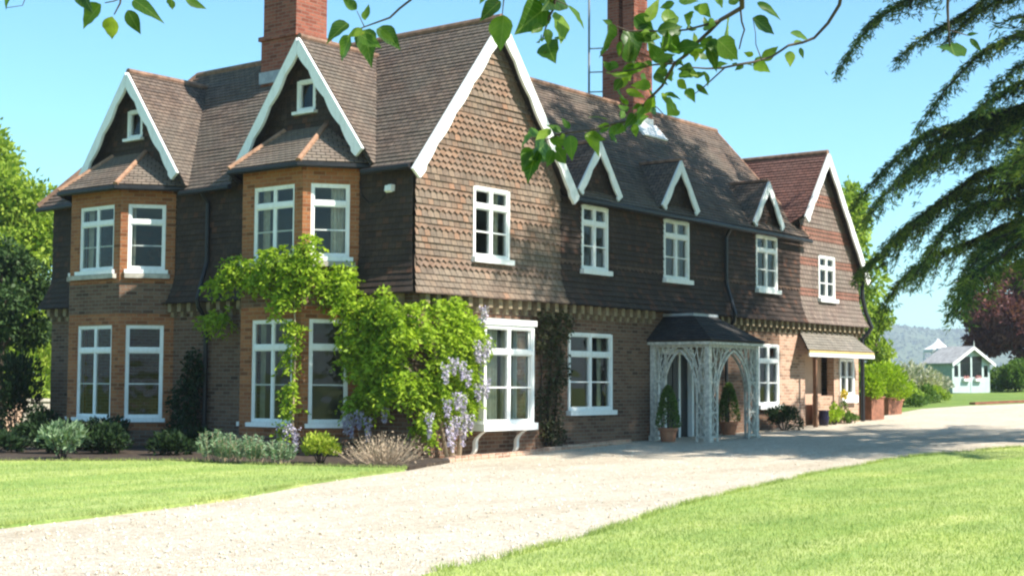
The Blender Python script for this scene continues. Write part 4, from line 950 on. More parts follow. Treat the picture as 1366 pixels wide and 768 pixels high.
VIS = [((6.27, -5.21, 7.62), 11.3, .42, .06), ((6.6, -7.0, 6.5), 9.7, .42, .08), ((5.4, -8.7, 6.4), 8.9, .36, .08), ((10.4, -5.8, 8.9), 11.0, .4, .05), ((9.6, -5.0, 8.4), 10.8, .4, .05),
       ((6.64, -5.39, 4.75), 7.1, .85, .10), ((9.03, -5.3, 5.75), 7.9, .9, .06), ((8.52, -4.43, 3.74), 6.0, .8, .12), ((6.33, -6.5, 3.67), 5.6, .8, .09), ((7.95, -5.25, 3.07), 5.0, .8, .12), ((6.2, -7.6, 3.2), 5.0, .7, .11), ((5.3, -8.0, 2.75), 4.6, .75, .10), ((6.4, -8.3, 6.1), 7.6, .5, .06), ((7.4, -5.0, 5.3), 7.4, .8, .09), ((7.6, -5.4, 4.2), 6.3, .8, .10),((8.3, -6.2, 6.3), 8.2, .75, .06), ((6.0, -8.6, 4.3), 6.3, .7, .09), ((7.0, -8.5, 3.6), 5.2, .7, .1)]
for tip, h, w, ar in VIS: bough(trunk_at(h - CT[2]), rel(*tip), w, ar, dens=1.15, hook=.19)
for i in range(40):
    z = 3.6 + 12 * (i / 40) ** 1.0; L = (7.6 * (1 - (z / 17.5) ** 1.6) + .8) * random.uniform(.75, 1.05); az = i * 2.399 + random.uniform(-.3, .3)
    dx, dy = math.cos(az), math.sin(az)
    left = dx * -.616 + dy * .788                      # how far it reaches towards the house
    if 190 < math.degrees(az) % 360 < 275 and z > 5.5: continue
    if left > .15 and z < 11.5: L *= max(.35, 1 - .75 * left)
    a = trunk_at(z); bough(a, (a.x + dx * L, a.y + dy * L, z - L * random.uniform(.08, .3)), .95, random.uniform(.05, .1), .10, .62)
for i in range(34):
    z = 11.7 + 4.8 * (i / 34); az = R(55 + (i * 137.5) % 130); L = random.uniform(5.5, 9.6) * (1 - .2 * (z - 11.6) / 4.6)
    a = trunk_at(z); bough(a, (a.x + math.cos(az) * L, a.y + math.sin(az) * L, z - L * random.uniform(-.02, .08)), 1.3, .04, .10, .85)
for i in range(21):
    z = 9.9 + 4.2 * (i / 21); az = R(140 + (i * 137.5) % 75); L = random.uniform(6.0, 8.6); a = trunk_at(z)
    bough(a, (a.x + math.cos(az) * L, a.y + math.sin(az) * L, z - L * random.uniform(.0, .06)), 1.25, .04, .09, .8)
for i in range(16):
    z = 5.6 + 4.6 * (i / 16); az = R(168 + (i * 137.5) % 50); L = random.uniform(5.6, 7.6); a = trunk_at(z)
    bough(a, (a.x + math.cos(az) * L, a.y + math.sin(az) * L, z - L * random.uniform(.04, .12)), 1.4, .04, .09, .85)
for i in range(10):
    z = 4.5 + 5 * (i / 10); az = R(-60 + (i * 137.5) % 120); a = trunk_at(z); bough(a, (a.x + math.cos(az) * 7, a.y + math.sin(az) * 7, z - 1.2), 1.3, .05, .1, .75)
wood.build('trunk', M['bark_dark'], cedar, local=True, smooth=True)
quads_mesh('crown', leaf_verts(np.array(NP), np.array(ND), np.array(NS), .2, fold=.05), M['cedar'], cedar)

# ---- young lime overhanging the camera's view
TL = (-16.56, -19.0, .25)
lime = thing('lime_tree', 'overhanging broadleaf tree with heart-shaped green leaves on thin twigs', 'tree', TL)
def cw(X, Zf, z): return V(-19.3486 + .6159 * X + .788 * Zf - TL[0], -17.3723 - .7878 * X + .616 * Zf - TL[1], z - TL[2])
mb = MB(); mb.tube([V(0, 0, -.2), V(.02, 0, .5), V(.05, .05, 2), cw(2.9, 1.3, 3.1), cw(2.9, 1.0, 5), cw(3.0, .8, 7)], [.2, .14, .12, .10, .07, .02], 9)
limb = [cw(2.9, 1.3, 3.1), cw(2.0, 2.4, 3.15), cw(1.1, 3.3, 3.05), cw(.2, 3.6, 3.0), cw(-.7, 3.75, 2.98), cw(-1.6, 3.8, 2.95)]
mb.tube(limb, [.06, .045, .032, .024, .016, .006], 7)
for k in range(10):
    az = k * 2.4; z = 3.4 + k * .35; mb.tube([cw(2.9, 1.0, z), cw(2.9, 1.0, z) + V(math.cos(az) * .8, math.sin(az) * .8, .4), cw(2.9, 1.0, z) + V(math.cos(az) * 1.6, math.sin(az) * 1.6, .5)], [.035, .02, .006], 5)
mb.build('trunk', M['bark'], lime, local=True, smooth=True)
mb = MB()
for tw in TWIGS:
    pts = [V(*q[:3]) - V(*TL) for q in tw]; rad = [q[3] for q in tw]
    if len(tw) > 2 and pts[0].z + TL[2] > 2.52:
        near = min(limb + [limb[i].lerp(limb[i + 1], .5) for i in range(5)], key=lambda q: (q - pts[0]).length); pts = [near] + pts; rad = [rad[0] * 1.2] + rad
    # a gentle crookedness between the nodes
    pp = [pts[0]]; rr = [rad[0]]
    for i in range(len(pts) - 1):
        d = (pts[i + 1] - pts[i]).length
        pp += [pts[i].lerp(pts[i + 1], .5) + V(random.gauss(0, .03), random.gauss(0, .03), random.gauss(0, .03)) * d, pts[i + 1]]; rr += [(rad[i] + rad[i + 1]) / 2, rad[i + 1]]
    mb.tube(pp, rr, 6)
mb.build('twigs', M['twig'], lime, local=True, smooth=True)
mb = MB()
def lime_leaf(b, t, ratio):
    d = t - b; L = d.length; d = d / L; n0 = (-FW + V(random.gauss(0, .35), random.gauss(0, .35), random.gauss(.25, .3))); w = d.cross(n0).normalized(); n = w.cross(d)
    prof = [(0, .0), (.06, .22), (.16, .40), (.3, .5), (.45, .47), (.6, .37), (.75, .23), (.88, .10), (1.0, 0)]
    W = ratio * L; cup = random.uniform(.0, .55); bend = random.uniform(-.12, .4); tw_ = random.gauss(0, .35)
    mid = [b + d * (L * s) - n * (bend * L * s * s) for s, _ in prof]
    le = [m + w * (k * W) + n * ((cup + tw_ * s + .12 * math.sin(s * 19)) * k * W) for m, (s, k) in zip(mid, prof)]; ri = [m - w * (k * W * .94) + n * ((cup - tw_ * s + .12 * math.sin(s * 17 + 1)) * k * W) for m, (s, k) in zip(mid, prof)]
    base = len(mb.v); mb.v += [tuple(q) for q in mid + le + ri]; m_ = len(prof)
    for i in range(m_ - 1):
        for o_ in (1, 2):
            q = (base + i, base + i + 1, base + o_ * m_ + i + 1, base + o_ * m_ + i)
            sg = .9 if o_ == 1 else -.9; u4 = [(0, prof[i][0]), (0, prof[i + 1][0]), (sg * prof[i + 1][1], prof[i + 1][0]), (sg * prof[i][1], prof[i][0])]
            mb.f.append(q if o_ == 1 else q[::-1]); mb.uv.append(u4 if o_ == 1 else u4[::-1]); mb.mi.append(0)
for x in LEAVES:
    b = V(*x[:3]) - V(*TL); t = V(*x[3:6]) - V(*TL); lime_leaf(b, b + (t - b) * .94, x[6])
for tw, cnt in ((TWIGS[0], 46), (TWIGS[1], 14), (TWIGS[4], 4), (TWIGS[11], 5), (TWIGS[14], 14), (TWIGS[15], 8)):
    for k in range(cnt):
        f = random.uniform(.25, .98) * (len(tw) - 1); i = int(f); q = V(*tw[i][:3]).lerp(V(*tw[min(i + 1, len(tw) - 1)][:3]), f - i) - V(*TL)
        d = (RT * random.gauss(0, .8) + UP * random.gauss(-.15, .6) + FW * random.gauss(0, .5)).normalized(); q += d * random.uniform(.005, .03)
        lime_leaf(q, q + d * random.choice((.025, .035, .045, .06)) * random.uniform(.85, 1.2), random.uniform(.4, .72))
for i in range(420):
    k = random.random() * 4.99; q = limb[int(k)].lerp(limb[int(k) + 1], k % 1) + V(random.gauss(0, .25), random.gauss(0, .25), abs(random.gauss(.3, .3)) + .02)
    if q.z + TL[2] < 2.95: continue
    lime_leaf(q, q + V(random.gauss(0, .05), random.gauss(0, .05), random.gauss(-.05, .03)).normalized() * random.uniform(.06, .09), random.uniform(.55, .75))
for i in range(900):
    az = random.uniform(0, 6.283); r = random.uniform(.2, 1.8); z = random.uniform(3.5, 7.4); q = cw(2.9, 1.0, z) + V(math.cos(az) * r, math.sin(az) * r, 0)
    lime_leaf(q, q + V(random.gauss(0, .05), random.gauss(0, .05), random.gauss(-.05, .03)).normalized() * random.uniform(.06, .09), random.uniform(.55, .75))
mb.build('leaves', M['hero'], lime, local=True, smooth=True)

# ---- wisteria on the corner of the house
wis = thing('wisteria', 'bright green wisteria with mauve flower racemes climbing the house corner', 'climbing plant', (.3, -.3, .25))
WC = [(-.35, .9, 2.6, .28, .6, .5, 700), (-.4, .75, 1.95, .32, .6, .55, 800), (-.38, .8, 1.35, .28, .45, .4, 420), (-.3, -.2, 2.7, .42, .36, .42, 600), (.5, -.35, 2.82, .65, .28, .33, 700), (1.05, -.35, 2.55, .42, .26, .45, 520), (.6, -.4, 2.1, .65, .3, .55, 850), (.15, -.4, 1.5, .55, .32, .55, 700), (.85, -.35, 1.3, .38, .26, .45, 420), (1.1, -.34, 1.85, .28, .22, .45, 320), (-.1, -.3, 1.0, .35, .28, .3, 220), (-.42, .1, 2.3, .2, .45, .6, 520), (-.35, -.25, 1.6, .3, .3, .55, 420), (-.4, .3, 1.5, .2, .4, .45, 320), (.6, -.5, 2.5, .6, .15, .5, 450),
      (-1.08, 3.2, 3.68, .2, .75, .32, 560), (-1.1, 2.3, 3.75, .26, .55, .42, 620), (-.92, 1.7, 3.72, .3, .45, .45, 560), (-.55, 1.3, 3.5, .3, .45, .36, 420), (-1.05, 2.0, 3.2, .2, .36, .36, 330), (-.98, 4.0, 3.6, .16, .45, .22, 220), (-.95, 1.6, 4.12, .15, .26, .22, 130), (-.3, 4.9, 2.8, .16, .55, .3, 200), (-.4, .75, 3.05, .22, .45, .25, 260), (-.6, 1.15, 3.2, .3, .5, .35, 420), (-.35, .3, 2.9, .2, .4, .3, 300),
      (-1.02, 1.98, 2.6, .12, .2, .28, 110), (-1.02, 1.98, 2.1, .1, .16, .26, 90), (-1.02, 2.02, 1.6, .1, .16, .24, 80), (-1.02, 2.0, 1.15, .08, .14, .2, 50), (-1.05, 2.15, .75, .1, .18, .12, 40)]
P = []; DD = []
for (x, y, z, a, b, c, n) in WC:
    # sprays: each rachis carries a row of drooping leaflets
    m = max(6, int(n / 5.2)); kk = max(3, m // 9); sub_ = blob(kk, (x, y, z), (a * .85, b * .85, c * .85), .3)
    o = sub_[np.arange(m) % kk] + blob(m, (0, 0, 0), (a * .38 + .03, b * .38 + .03, c * .3 + .02), .2)
    out = np.stack([np.full(m, -.5 if x < -.2 else 0.0), np.full(m, -.6 if y < 1.0 else 0.0), np.full(m, -.25)], 1) + RNG.normal(size=(m, 3)) * .6
    out = unit(out)
    for k in range(9):
        q = o + out * (.03 * k + .02); q[:, 2] -= .0022 * k * k
        sd = unit(np.cross(out, RNG.normal(size=(m, 3)) * .3 + np.array([0, 0, 1]))) * (1 if k % 2 else -1)
        P.append(q); DD.append(sd + out * .5 + np.array([0, 0, -.45]) + RNG.normal(size=(m, 3)) * .2)
P = np.concatenate(P) - np.array([.3, -.3, .25]); DD = np.concatenate(DD)
quads_mesh('foliage', leaf_verts(P, DD, RNG.uniform(.075, .13, len(P)), .5), M['wist'], wis)
mb = MB()
for pts, r in (([(.75, -.3, .1), (.7, -.32, .8), (.45, -.3, 1.7), (.1, -.3, 2.6), (-.3, .3, 2.95), (-.35, 1.0, 2.9), (-.6, 1.5, 3.4), (-1.0, 2.2, 3.55), (-1.0, 3.4, 3.55)], .055), ([(.95, -.28, .1), (1.0, -.3, .9), (1.0, -.3, 2.0), (.7, -.28, 2.8), (0, -.28, 2.85)], .05), ([(-1.0, 2.0, .1), (-.97, 2.02, 1.2), (-.99, 1.96, 2.2), (-1.0, 2.0, 3.3)], .03), ([(.6, -.35, .1), (.4, -.33, .9), (0, -.3, 1.6), (-.3, .4, 2.2), (-.3, 1.1, 2.6)], .035)):
    mb.tube(pts, [r * (1 - .7 * i / len(pts)) for i in range(len(pts))], 6)
mb.build('stems', M['twig_tan'], wis, smooth=True)
RC_ = [(.15, -.72, 1.95), (.35, -.74, 1.9), (-.05, -.7, 1.85), (.85, -.68, 2.25), (1.0, -.66, 2.2), (1.2, -.6, 2.35), (.55, -.7, 1.75), (.2, -.75, 1.35), (.4, -.72, 1.3), (.0, -.7, 1.25), (.5, -.68, 1.0), (.3, -.66, .92), (.1, -.66, .85), (.75, -.6, .95), (.55, -.6, .75), (.25, -.6, .68), (-.6, .9, .95), (-.62, .7, 1.0), (-.6, .5, .9), (-.55, 1.1, 1.05), (-.5, .2, 1.1), (-1.12, 2.0, .78), (-1.1, 1.8, .7), (-1.1, 2.2, .72), (1.25, -.55, 1.6), (.95, -.62, 1.5), (1.15, -.58, 2.9), (-.3, -.55, 1.0)]
P = []
for (x, y, z) in RC_:
    n = 120; u = RNG.random(n); L = RNG.uniform(.28, .46); rr = .075 * (1 - u * .8); a = RNG.uniform(0, 6.283, n)
    P.append(np.stack([x - .3 + rr * np.cos(a), y + (.18 if y < -.4 else .3) + rr * np.sin(a), z - .25 + .1 - u * L], 1))
P = np.concatenate(P); quads_mesh('flowers', leaf_verts(P, RNG.normal(size=P.shape) - np.array([0, 0, .5]), RNG.uniform(.035, .055, len(P)), .9), M['wist_fl'], wis)

# ---- climbers and shrubs along the walls
def climber(name, label, cl, base, mat, size, stems):
    t = thing(name, label, 'climbing plant', base); P = []; O = []
    for (x, y, z, a, b, c, n) in cl:
        p = blob(n, (x, y, z), (a, b, c), .3); P.append(p)
    P = np.concatenate(P); d = RNG.normal(size=P.shape) * .6 + np.array([-.3, -.5, -.4])
    quads_mesh('foliage', leaf_verts(P - np.array(base), d, size * RNG.uniform(.6, 1.3, len(P)), .6), M[mat], t)
    mb = MB()
    for s in stems: mb.tube(s, [.03, .022, .015, .006][:len(s)], 5)
    mb.build('stems', M['bark_dark'], t); return t
climber('wall_climber', 'dark evergreen climber on the brick between the white bay and the next window', [(3.75, -.14, 2.6, .45, .12, .5, 560), (4.1, -.14, 1.9, .5, .13, .6, 460), (3.85, -.15, 1.1, .5, .14, .6, 380), (4.35, -.12, 2.75, .4, .1, .4, 330), (4.0, -.16, .6, .45, .15, .3, 240)], (4.0, -.1, .28), 'climber', .085, [[(4.0, -.05, .2), (3.95, -.06, 1.2), (4.1, -.06, 2.2), (3.9, -.06, 2.9)], [(4.02, -.05, .2), (4.2, -.06, 1.0), (4.35, -.06, 2.0), (4.4, -.06, 2.9)], [(3.98, -.05, .2), (3.7, -.06, 1.1), (3.75, -.06, 1.9), (3.6, -.06, 2.6)]])
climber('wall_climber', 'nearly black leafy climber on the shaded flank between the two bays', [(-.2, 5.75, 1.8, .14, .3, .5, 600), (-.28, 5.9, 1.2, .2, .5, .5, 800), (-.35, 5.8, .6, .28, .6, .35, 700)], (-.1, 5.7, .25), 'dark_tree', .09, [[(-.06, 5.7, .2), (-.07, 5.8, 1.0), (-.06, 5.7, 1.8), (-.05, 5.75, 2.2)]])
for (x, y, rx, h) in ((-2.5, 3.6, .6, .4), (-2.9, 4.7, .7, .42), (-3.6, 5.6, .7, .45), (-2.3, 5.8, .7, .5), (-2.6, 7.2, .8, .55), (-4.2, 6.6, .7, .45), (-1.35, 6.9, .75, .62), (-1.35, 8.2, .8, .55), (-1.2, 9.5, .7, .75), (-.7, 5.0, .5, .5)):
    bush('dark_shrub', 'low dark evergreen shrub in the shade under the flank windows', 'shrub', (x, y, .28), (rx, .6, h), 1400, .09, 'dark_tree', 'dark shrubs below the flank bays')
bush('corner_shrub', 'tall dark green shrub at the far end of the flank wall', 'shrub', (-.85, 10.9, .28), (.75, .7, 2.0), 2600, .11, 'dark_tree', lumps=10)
for (x, y, r, h) in ((-3.2, 1.55, .36, .55), (-3.3, 1.05, .38, .5), (-3.25, .55, .36, .52), (-3.1, .1, .33, .42)):
    t = thing('spurge', 'blue-green leafy spurge clump at the lawn edge of the flower bed', 'plant', (x, y, .29), group='blue-green spurges beside the lawn'); P = []; DD = []
    mb = MB()
    for k in range(26):
        a = RNG.uniform(0, 6.283); q = r * math.sqrt(RNG.random()); lx, ly = q * math.cos(a), q * math.sin(a); hh = h * RNG.uniform(.7, 1.05) * (1 - .3 * q / r)
        mb.tube([(lx * .5, ly * .5, -.03), (lx, ly, hh)], [.008, .005], 4)
        u = RNG.uniform(.25, 1, 44); p = np.stack([lx * (.5 + .5 * u), ly * (.5 + .5 * u), u * hh], 1); P.append(p)
        aa = RNG.uniform(0, 6.283, 44); DD.append(np.stack([np.cos(aa), np.sin(aa), RNG.uniform(.1, 1.0, 44)], 1))
    P = np.concatenate(P); quads_mesh('leaves', leaf_verts(P, np.concatenate(DD), RNG.uniform(.05, .09, len(P)), .28), M['euph'], t); mb.build('stems', M['twig_tan'], t, local=True)
t = bush('leafy_plant', 'pale blue-green leafy plant at the far left corner of the bed', 'plant', (-4.5, 3.9, .29), (.42, .42, .62), 700, .11, 'euph', aspect=.4)
bush('golden_shrub', 'small yellow-green shrub between the spurge and the dry twiggy plant', 'shrub', (-2.55, -.3, .29), (.42, .42, .48), 1500, .07, 'lime_bush')
t = thing('dry_plant', 'dry tan twiggy plant in front of the wisteria', 'plant', (-2.0, -1.2, .29)); P = RNG.normal(size=(520, 3)) * np.array([.16, .16, .02]); P[:, 2] = np.abs(P[:, 2]); DD = P * np.array([4.5, 4.5, 0]) + RNG.normal(size=P.shape) * .35 + np.array([0, 0, .95])
quads_mesh('twigs', leaf_verts(P, DD, RNG.uniform(.25, .58, 520), .022, fold=.01), M['twig_tan'], t)
P = P + unit(DD) * RNG.uniform(.2, .5, (520, 1)); quads_mesh('leaves', leaf_verts(P, RNG.normal(size=P.shape), RNG.uniform(.03, .06, 520), .4), M['twig_tan'], t)
mb = MB()
e0 = [(-.3, -1.12), (.9, -.86), (1.9, -.72), (3.1, -.58), (4.6, -.38), (6.9, -.12)]
for (a, b) in zip(e0, e0[1:]):
    n = max(2, int(math.hypot(b[0] - a[0], b[1] - a[1]) / .23))
    for k in range(n):
        f0, f1 = k / n, (k + .94) / n; p = V(a[0] + (b[0] - a[0]) * f0, a[1] + (b[1] - a[1]) * f0, 0); q = V(a[0] + (b[0] - a[0]) * f1, a[1] + (b[1] - a[1]) * f1, 0)
        S = q - p; N = V(-S.y, S.x, 0).normalized() * .11; mb.obox(p + V(0, 0, gz(p.x) - .05), S, N, V(0, 0, .14 + random.uniform(-.012, .012)))
tag(mb.build('brick_edging', M['brick_pink_lit']), 'low brick edging along the foot of the front wall', 'edging')
for (x, y, lab) in ((7.55, -.62, 'clipped cone topiary in a pot at the near side of the porch'), (10.65, -.35, 'clipped cone topiary in a pot beyond the porch, seen through its arch')):
    t = thing('topiary', lab, 'potted plant', g3(x, y), group='cone topiaries flanking the porch'); t.scale = (.88, .88, .9)
    mb = MB(); mb.lathe((0, 0, 0), [(0, 0), (.17, 0), (.22, .26), (.25, .27), (.25, .33), (.21, .33), (.2, .28), (0, .28)], 16); mb.build('pot', M['terra'], t, local=True, smooth=False)
    n = 2600; u = RNG.random(n) ** .7; a = RNG.uniform(0, 6.283, n); rr = .30 * np.sqrt(1 - u) * (.8 + .25 * RNG.random(n)) * (np.minimum(1, u * 8 + .7)); P = np.stack([rr * np.cos(a), rr * np.sin(a), .32 + u * 1.0], 1)
    quads_mesh('foliage', leaf_verts(P, P * np.array([2, 2, 0]) + RNG.normal(size=P.shape) * .3 + np.array([0, 0, .3]), RNG.uniform(.04, .07, n), .6), M['mid_tree'], t)
    mb = MB(); mb.tube([(0, 0, .25), (0, 0, 1.1)], [.025, .01], 6); mb.build('stem', M['bark_dark'], t, local=True)
bush('lavender_bush', 'low dark bush under the window beyond the porch', 'shrub', g3(13.1, -.5), (.75, .4, .6), 1800, .07, 'dark_tree')
bush('fern', 'small bright green plant beside the side-porch doorway', 'plant', g3(16.45, -.25), (.35, .25, .5), 700, .08, 'wist')
bush('fern', 'low dark green plant below the side-porch window', 'plant', g3(17.3, -.25), (.4, .25, .3), 700, .07, 'mid_tree')
t = thing('flower_stem', 'plant with a yellow flower head beside the side porch', 'plant', g3(16.95, -.3)); P = blob(120, (0, 0, .8), (.1, .1, .12)); quads_mesh('flower', leaf_verts(P, RNG.normal(size=P.shape), .06, .8), M['yellow_fl'], t); mb = MB(); mb.tube([(0, 0, -.03), (0, 0, .8)], .01, 4); mb.build('stem', M['twig'], t, local=True); P = blob(90, (0, 0, .35), (.12, .12, .3)); quads_mesh('leaves', leaf_verts(P, RNG.normal(size=P.shape), .1, .4), M['mid_tree'], t)
t = thing('garden_pot', 'dark blue glazed pot standing by the side-porch post', 'pot', g3(15.8, -.25)); mb = MB(); mb.lathe((0, 0, 0), [(0, 0), (.11, 0), (.15, .2), (.13, .36), (.15, .4), (.12, .4), (.11, .34), (0, .34)], 14); mb.build('vessel', M['bluepot'], t, local=True, smooth=True)

# ---- planters past the end of the house
def planter(x, y, w, h, lab, r, bh, mat='wist'):
    t = thing('planter_box', lab, 'planter', g3(x, y)); mb = MB(); th = .04
    for a, b in (((-w, -w, 0), (w, -w + th, h)), ((-w, w - th, 0), (w, w, h)), ((-w, -w + th, 0), (-w + th, w - th, h)), ((w - th, -w + th, 0), (w, w - th, h)), ((-w + th, -w + th, 0), (w - th, w - th, h - .06))): mb.box(a, b)
    mb.build('box', M['wood_box'], t, local=True)
    mb = MB(); mb.box((-w - .03, -w - .03, h), (w + .03, -w + .03, h + .04)); mb.box((-w - .03, w - .03, h), (w + .03, w + .03, h + .04)); mb.box((-w - .03, -w + .03, h), (-w + .03, w - .03, h + .04)); mb.box((w - .03, -w + .03, h), (w + .03, w - .03, h + .04)); mb.build('rim', M['wood_box'], t, local=True)
    bush('planter_shrub', lab.replace('square timber planter', 'light green shrub growing in the square timber planter').replace(' holding a green shrub', ''), 'shrub', (x, y, gz(x) + h - .05), (r, r, bh), 1900, .12, mat)
planter(19.6, .35, .42, .62, 'square timber planter holding a green shrub just past the house corner', .85, 1.0)
planter(23.4, 1.55, .5, .48, 'square timber planter holding a green shrub farther along the drive', 1.1, 1.25)
for (x, y, lab, s) in ((21.3, .9, 'terracotta pot between the two timber planters', 1.0), (25.3, 1.9, 'small terracotta pot beyond the farther timber planter', .85)):
    t = thing('terracotta_pot', lab, 'pot', g3(x, y)); mb = MB(); mb.lathe((0, 0, 0), [(0, 0), (.24 * s, 0), (.34 * s, .42 * s), (.38 * s, .43 * s), (.38 * s, .52 * s), (.32 * s, .52 * s), (.3 * s, .44 * s), (0, .44 * s)], 14); mb.build('vessel', M['terra'], t, local=True)
    P = blob(260, (0, 0, .6 * s), (.35 * s, .35 * s, .25 * s)); quads_mesh('foliage', leaf_verts(P, RNG.normal(size=P.shape) + np.array([0, 0, .4]), .1, .5), M['wist'], t)
for i in range(7):
    x = 27.3 + i * 1.35; y = 2.9 + i * .28; bush('low_hedge', 'low green clipped hedge plant edging the far side of the drive', 'hedge', g3(x, y), (.9, .55, .55 + .15 * (i % 2)), 800, .13, 'mid_tree' if i % 3 else 'lime_tree', 'low hedge plants edging the drive', lumps=5, stems=False)
for (x, y, r, h) in ((32.6, 5.3, 1.1, 1.6), (34.5, 5.7, 1.2, 1.5), (36.6, 6.1, 1.2, 1.6), (38.8, 6.6, 1.2, 1.4)):
    bush('flowering_shrub', 'pale blossoming shrub behind the planters', 'shrub', g3(x, y), (r, r, h), 1500, .17, 'blossom', 'pale flowering shrubs behind the planters', lumps=9)
    
bush('garden_hedge', 'dense green hedge to the right of the summerhouse', 'hedge', g3(52.8, 7.3), (2.0, 1.3, 1.9), 9000, .2, 'mid_tree', lumps=12)
mb = MB()
pts = [(33.5, 2.3), (36, 1.7), (40, .5), (46, -1.5)]
for a, b in zip(pts, pts[1:]):
    S = V(b[0] - a[0], b[1] - a[1], gz(b[0]) - gz(a[0])); mb.obox(V(a[0], a[1], gz(a[0]) - .05), S, V(-S.y, S.x, 0).normalized() * .25, V(0, 0, .12))
tag(mb.build('retaining_kerb', M['brick_red']), 'low red brick kerb along the far edge of the drive', 'kerb')

# ---- summerhouse
SH = thing('summerhouse', 'small sage and white wooden summerhouse with a grey pitched roof', 'summerhouse', (49.55, 8.45, gz(49.25)), R(-27))
SH.scale = (.86, .86, .9)
W2, DP, EH, RH = 1.35, 2.2, 1.62, 2.42
mb = MB(); wall(mb, V(-W2, DP, 0), V(0, -1, 0), V(-1, 0, 0), 0, DP, 0, EH); wall(mb, V(W2, 0, 0), V(0, 1, 0), V(1, 0, 0), 0, DP, 0, EH); wall(mb, V(W2, DP, 0), V(-1, 0, 0), V(0, 1, 0), 0, 2 * W2, 0, EH)
for k in range(12): mb.box((-W2 - .02, 0, k * .135), (-W2 - .001, DP, k * .135 + .12))
mb.face([V(W2, DP, EH), V(-W2, DP, EH), V(0, DP, RH)]); mb.build('wall', M['sage_dark'], SH, local=True)
mb = MB(); op = [(-1.22, -.92, .85, 1.45), (-.78, -.06, .85, 1.95), (.06, .78, .85, 1.95), (.92, 1.22, .85, 1.45)]
wall(mb, V(0, 0, 0), V(1, 0, 0), NF, -W2, W2, 0, EH, [(a, b, c, min(d, EH)) for a, b, c, d in op], .05)
for a, b in ((-W2, -.78), (.78, W2)): mb.face([V(a, 0, EH), V(b, 0, EH), V(b, 0, EH + (RH - EH) * (1 - abs(b) / W2)), V(a, 0, EH + (RH - EH) * (1 - abs(a) / W2))])
zz = EH + (RH - EH) * (1 - .78 / W2)
mb.face([V(-.78, 0, 1.95), V(.78, 0, 1.95), V(.78, 0, zz), V(0, 0, RH), V(-.78, 0, zz)]); mb.box((-.06, -.02, 0), (.06, .03, 1.98)); mb.build('front_wall', M['sage'], SH, local=True)
for a, b, c, d in op: mb = MB(); mb.face([V(a, .04, c), V(b, .04, c), V(b, .04, d), V(a, .04, d)]); mb.build('pane', M['glass'], SH, local=True)
mb = MB(); mb.box((-W2 + .02, .05, .0), (W2 - .02, DP - .02, .06)); mb.build('floor', M['brownwood'], SH, local=True)
for s in (-1, 1):
    mb = MB(); q = math.hypot(W2 + .2, (RH - EH) * (W2 + .2) / W2)
    e = V(s * (W2 + .2), -.25, RH - (RH - EH) * (W2 + .2) / W2 + .03); mb.obox(e, V(0, DP + .4, 0), V(-s * (W2 + .2), 0, (RH - EH) * (W2 + .2) / W2), V(0, 0, .05)) if s < 0 else mb.obox(e + V(0, DP + .4, 0), V(0, -DP - .4, 0), V(-s * (W2 + .2), 0, (RH - EH) * (W2 + .2) / W2), V(0, 0, .05)); mb.build('roof', M['grey_roof'], SH, local=True)
    mb = MB(); mb.obox(V(s * (W2 + .2), -.28, e.z - .14), V(-s * (W2 + .2), 0, (RH - EH) * (W2 + .2) / W2), V(0, .03, 0), V(0, 0, .16)); mb.build('bargeboard', M['white'], SH, local=True)
mb = MB(); mb.tube([(0, -.25, RH), (0, -.25, RH + .35)], [.03, .01], 6); mb.build('finial', M['white'], SH, local=True)
for x in (-.42, .42):
    mb = MB(); mb.box((x - .25, -.2, .62), (x + .25, -.03, .76)); b_ = mb.build('window_box', M['white'], SH, local=True)
    P = blob(90, (x, -.12, .82), (.25, .08, .1)); quads_mesh('flowers', leaf_verts(P, RNG.normal(size=P.shape), .07, .8), M['pink_fl'], b_)
t = thing('garden_canopy', 'white peaked canvas canopy standing behind the summerhouse', 'canopy', (62.9, 15.4, gz(60)))
mb = MB(); mb.lathe((0, 0, 0), [(.9, 2.2), (.5, 2.4), (.2, 2.65), (.02, 2.85)], 8); mb.lathe((0, 0, 0), [(.9, 2.05), (.9, 2.2)], 8); mb.build('canvas', M['canvas'], t, local=True)
for k in range(8): a = 6.2832 * k / 8; mb = MB(); mb.tube([(.87 * math.cos(a), .87 * math.sin(a), -.2), (.87 * math.cos(a), .87 * math.sin(a), 2.15)], .03, 5); mb.build('pole', M['white'], t, local=True)

# ---- trees behind
tree('lime_green_tree', 'tall light green tree standing left behind the house', (5.5, 22.2, .25), 9.3, 2.4, 2.4, 1.6, .22, 44, 26000, .19, 'lime_tree', top_pull=.5)
tree('dark_yew', 'dark evergreen tree in front of the tall light green tree', (2.0, 16.2, .25), 5.0, 1.5, 1.5, 1.7, .2, 26, 12000, .15, 'yew', top_pull=.4)
bush('pale_shrub', 'pale yellow-green shrub behind the low garden wall at left', 'shrub', (3.9, 18.9, .25), (1.5, 1.2, 2.1), 3800, .13, 'lime_tree', lumps=11)
bush('pale_shrub', 'broad pale shrub at the left edge behind the low garden wall', 'shrub', (1.6, 19.6, .25), (1.8, 1.4, 2.1), 3400, .13, 'lime_tree', lumps=11)
bush('broad_shrub', 'large soft green shrub between the yew and the house end', 'shrub', (6.2, 20.9, .25), (1.7, 1.5, 4.0), 7000, .15, 'lime_tree', lumps=16)
t = thing('garden_wall', 'low pale stone garden wall with a pier beyond the far end of the house', 'wall', (3.2, 17.3, .25))
mb = MB(); mb.box((-5, -.15, -.1), (1.2, .15, .8)); mb.build('wall_run', M['stone'], t, local=True); mb = MB(); mb.box((-5.05, -.2, .8), (1.25, .2, .88)); mb.build('coping', M['stone'], t, local=True)
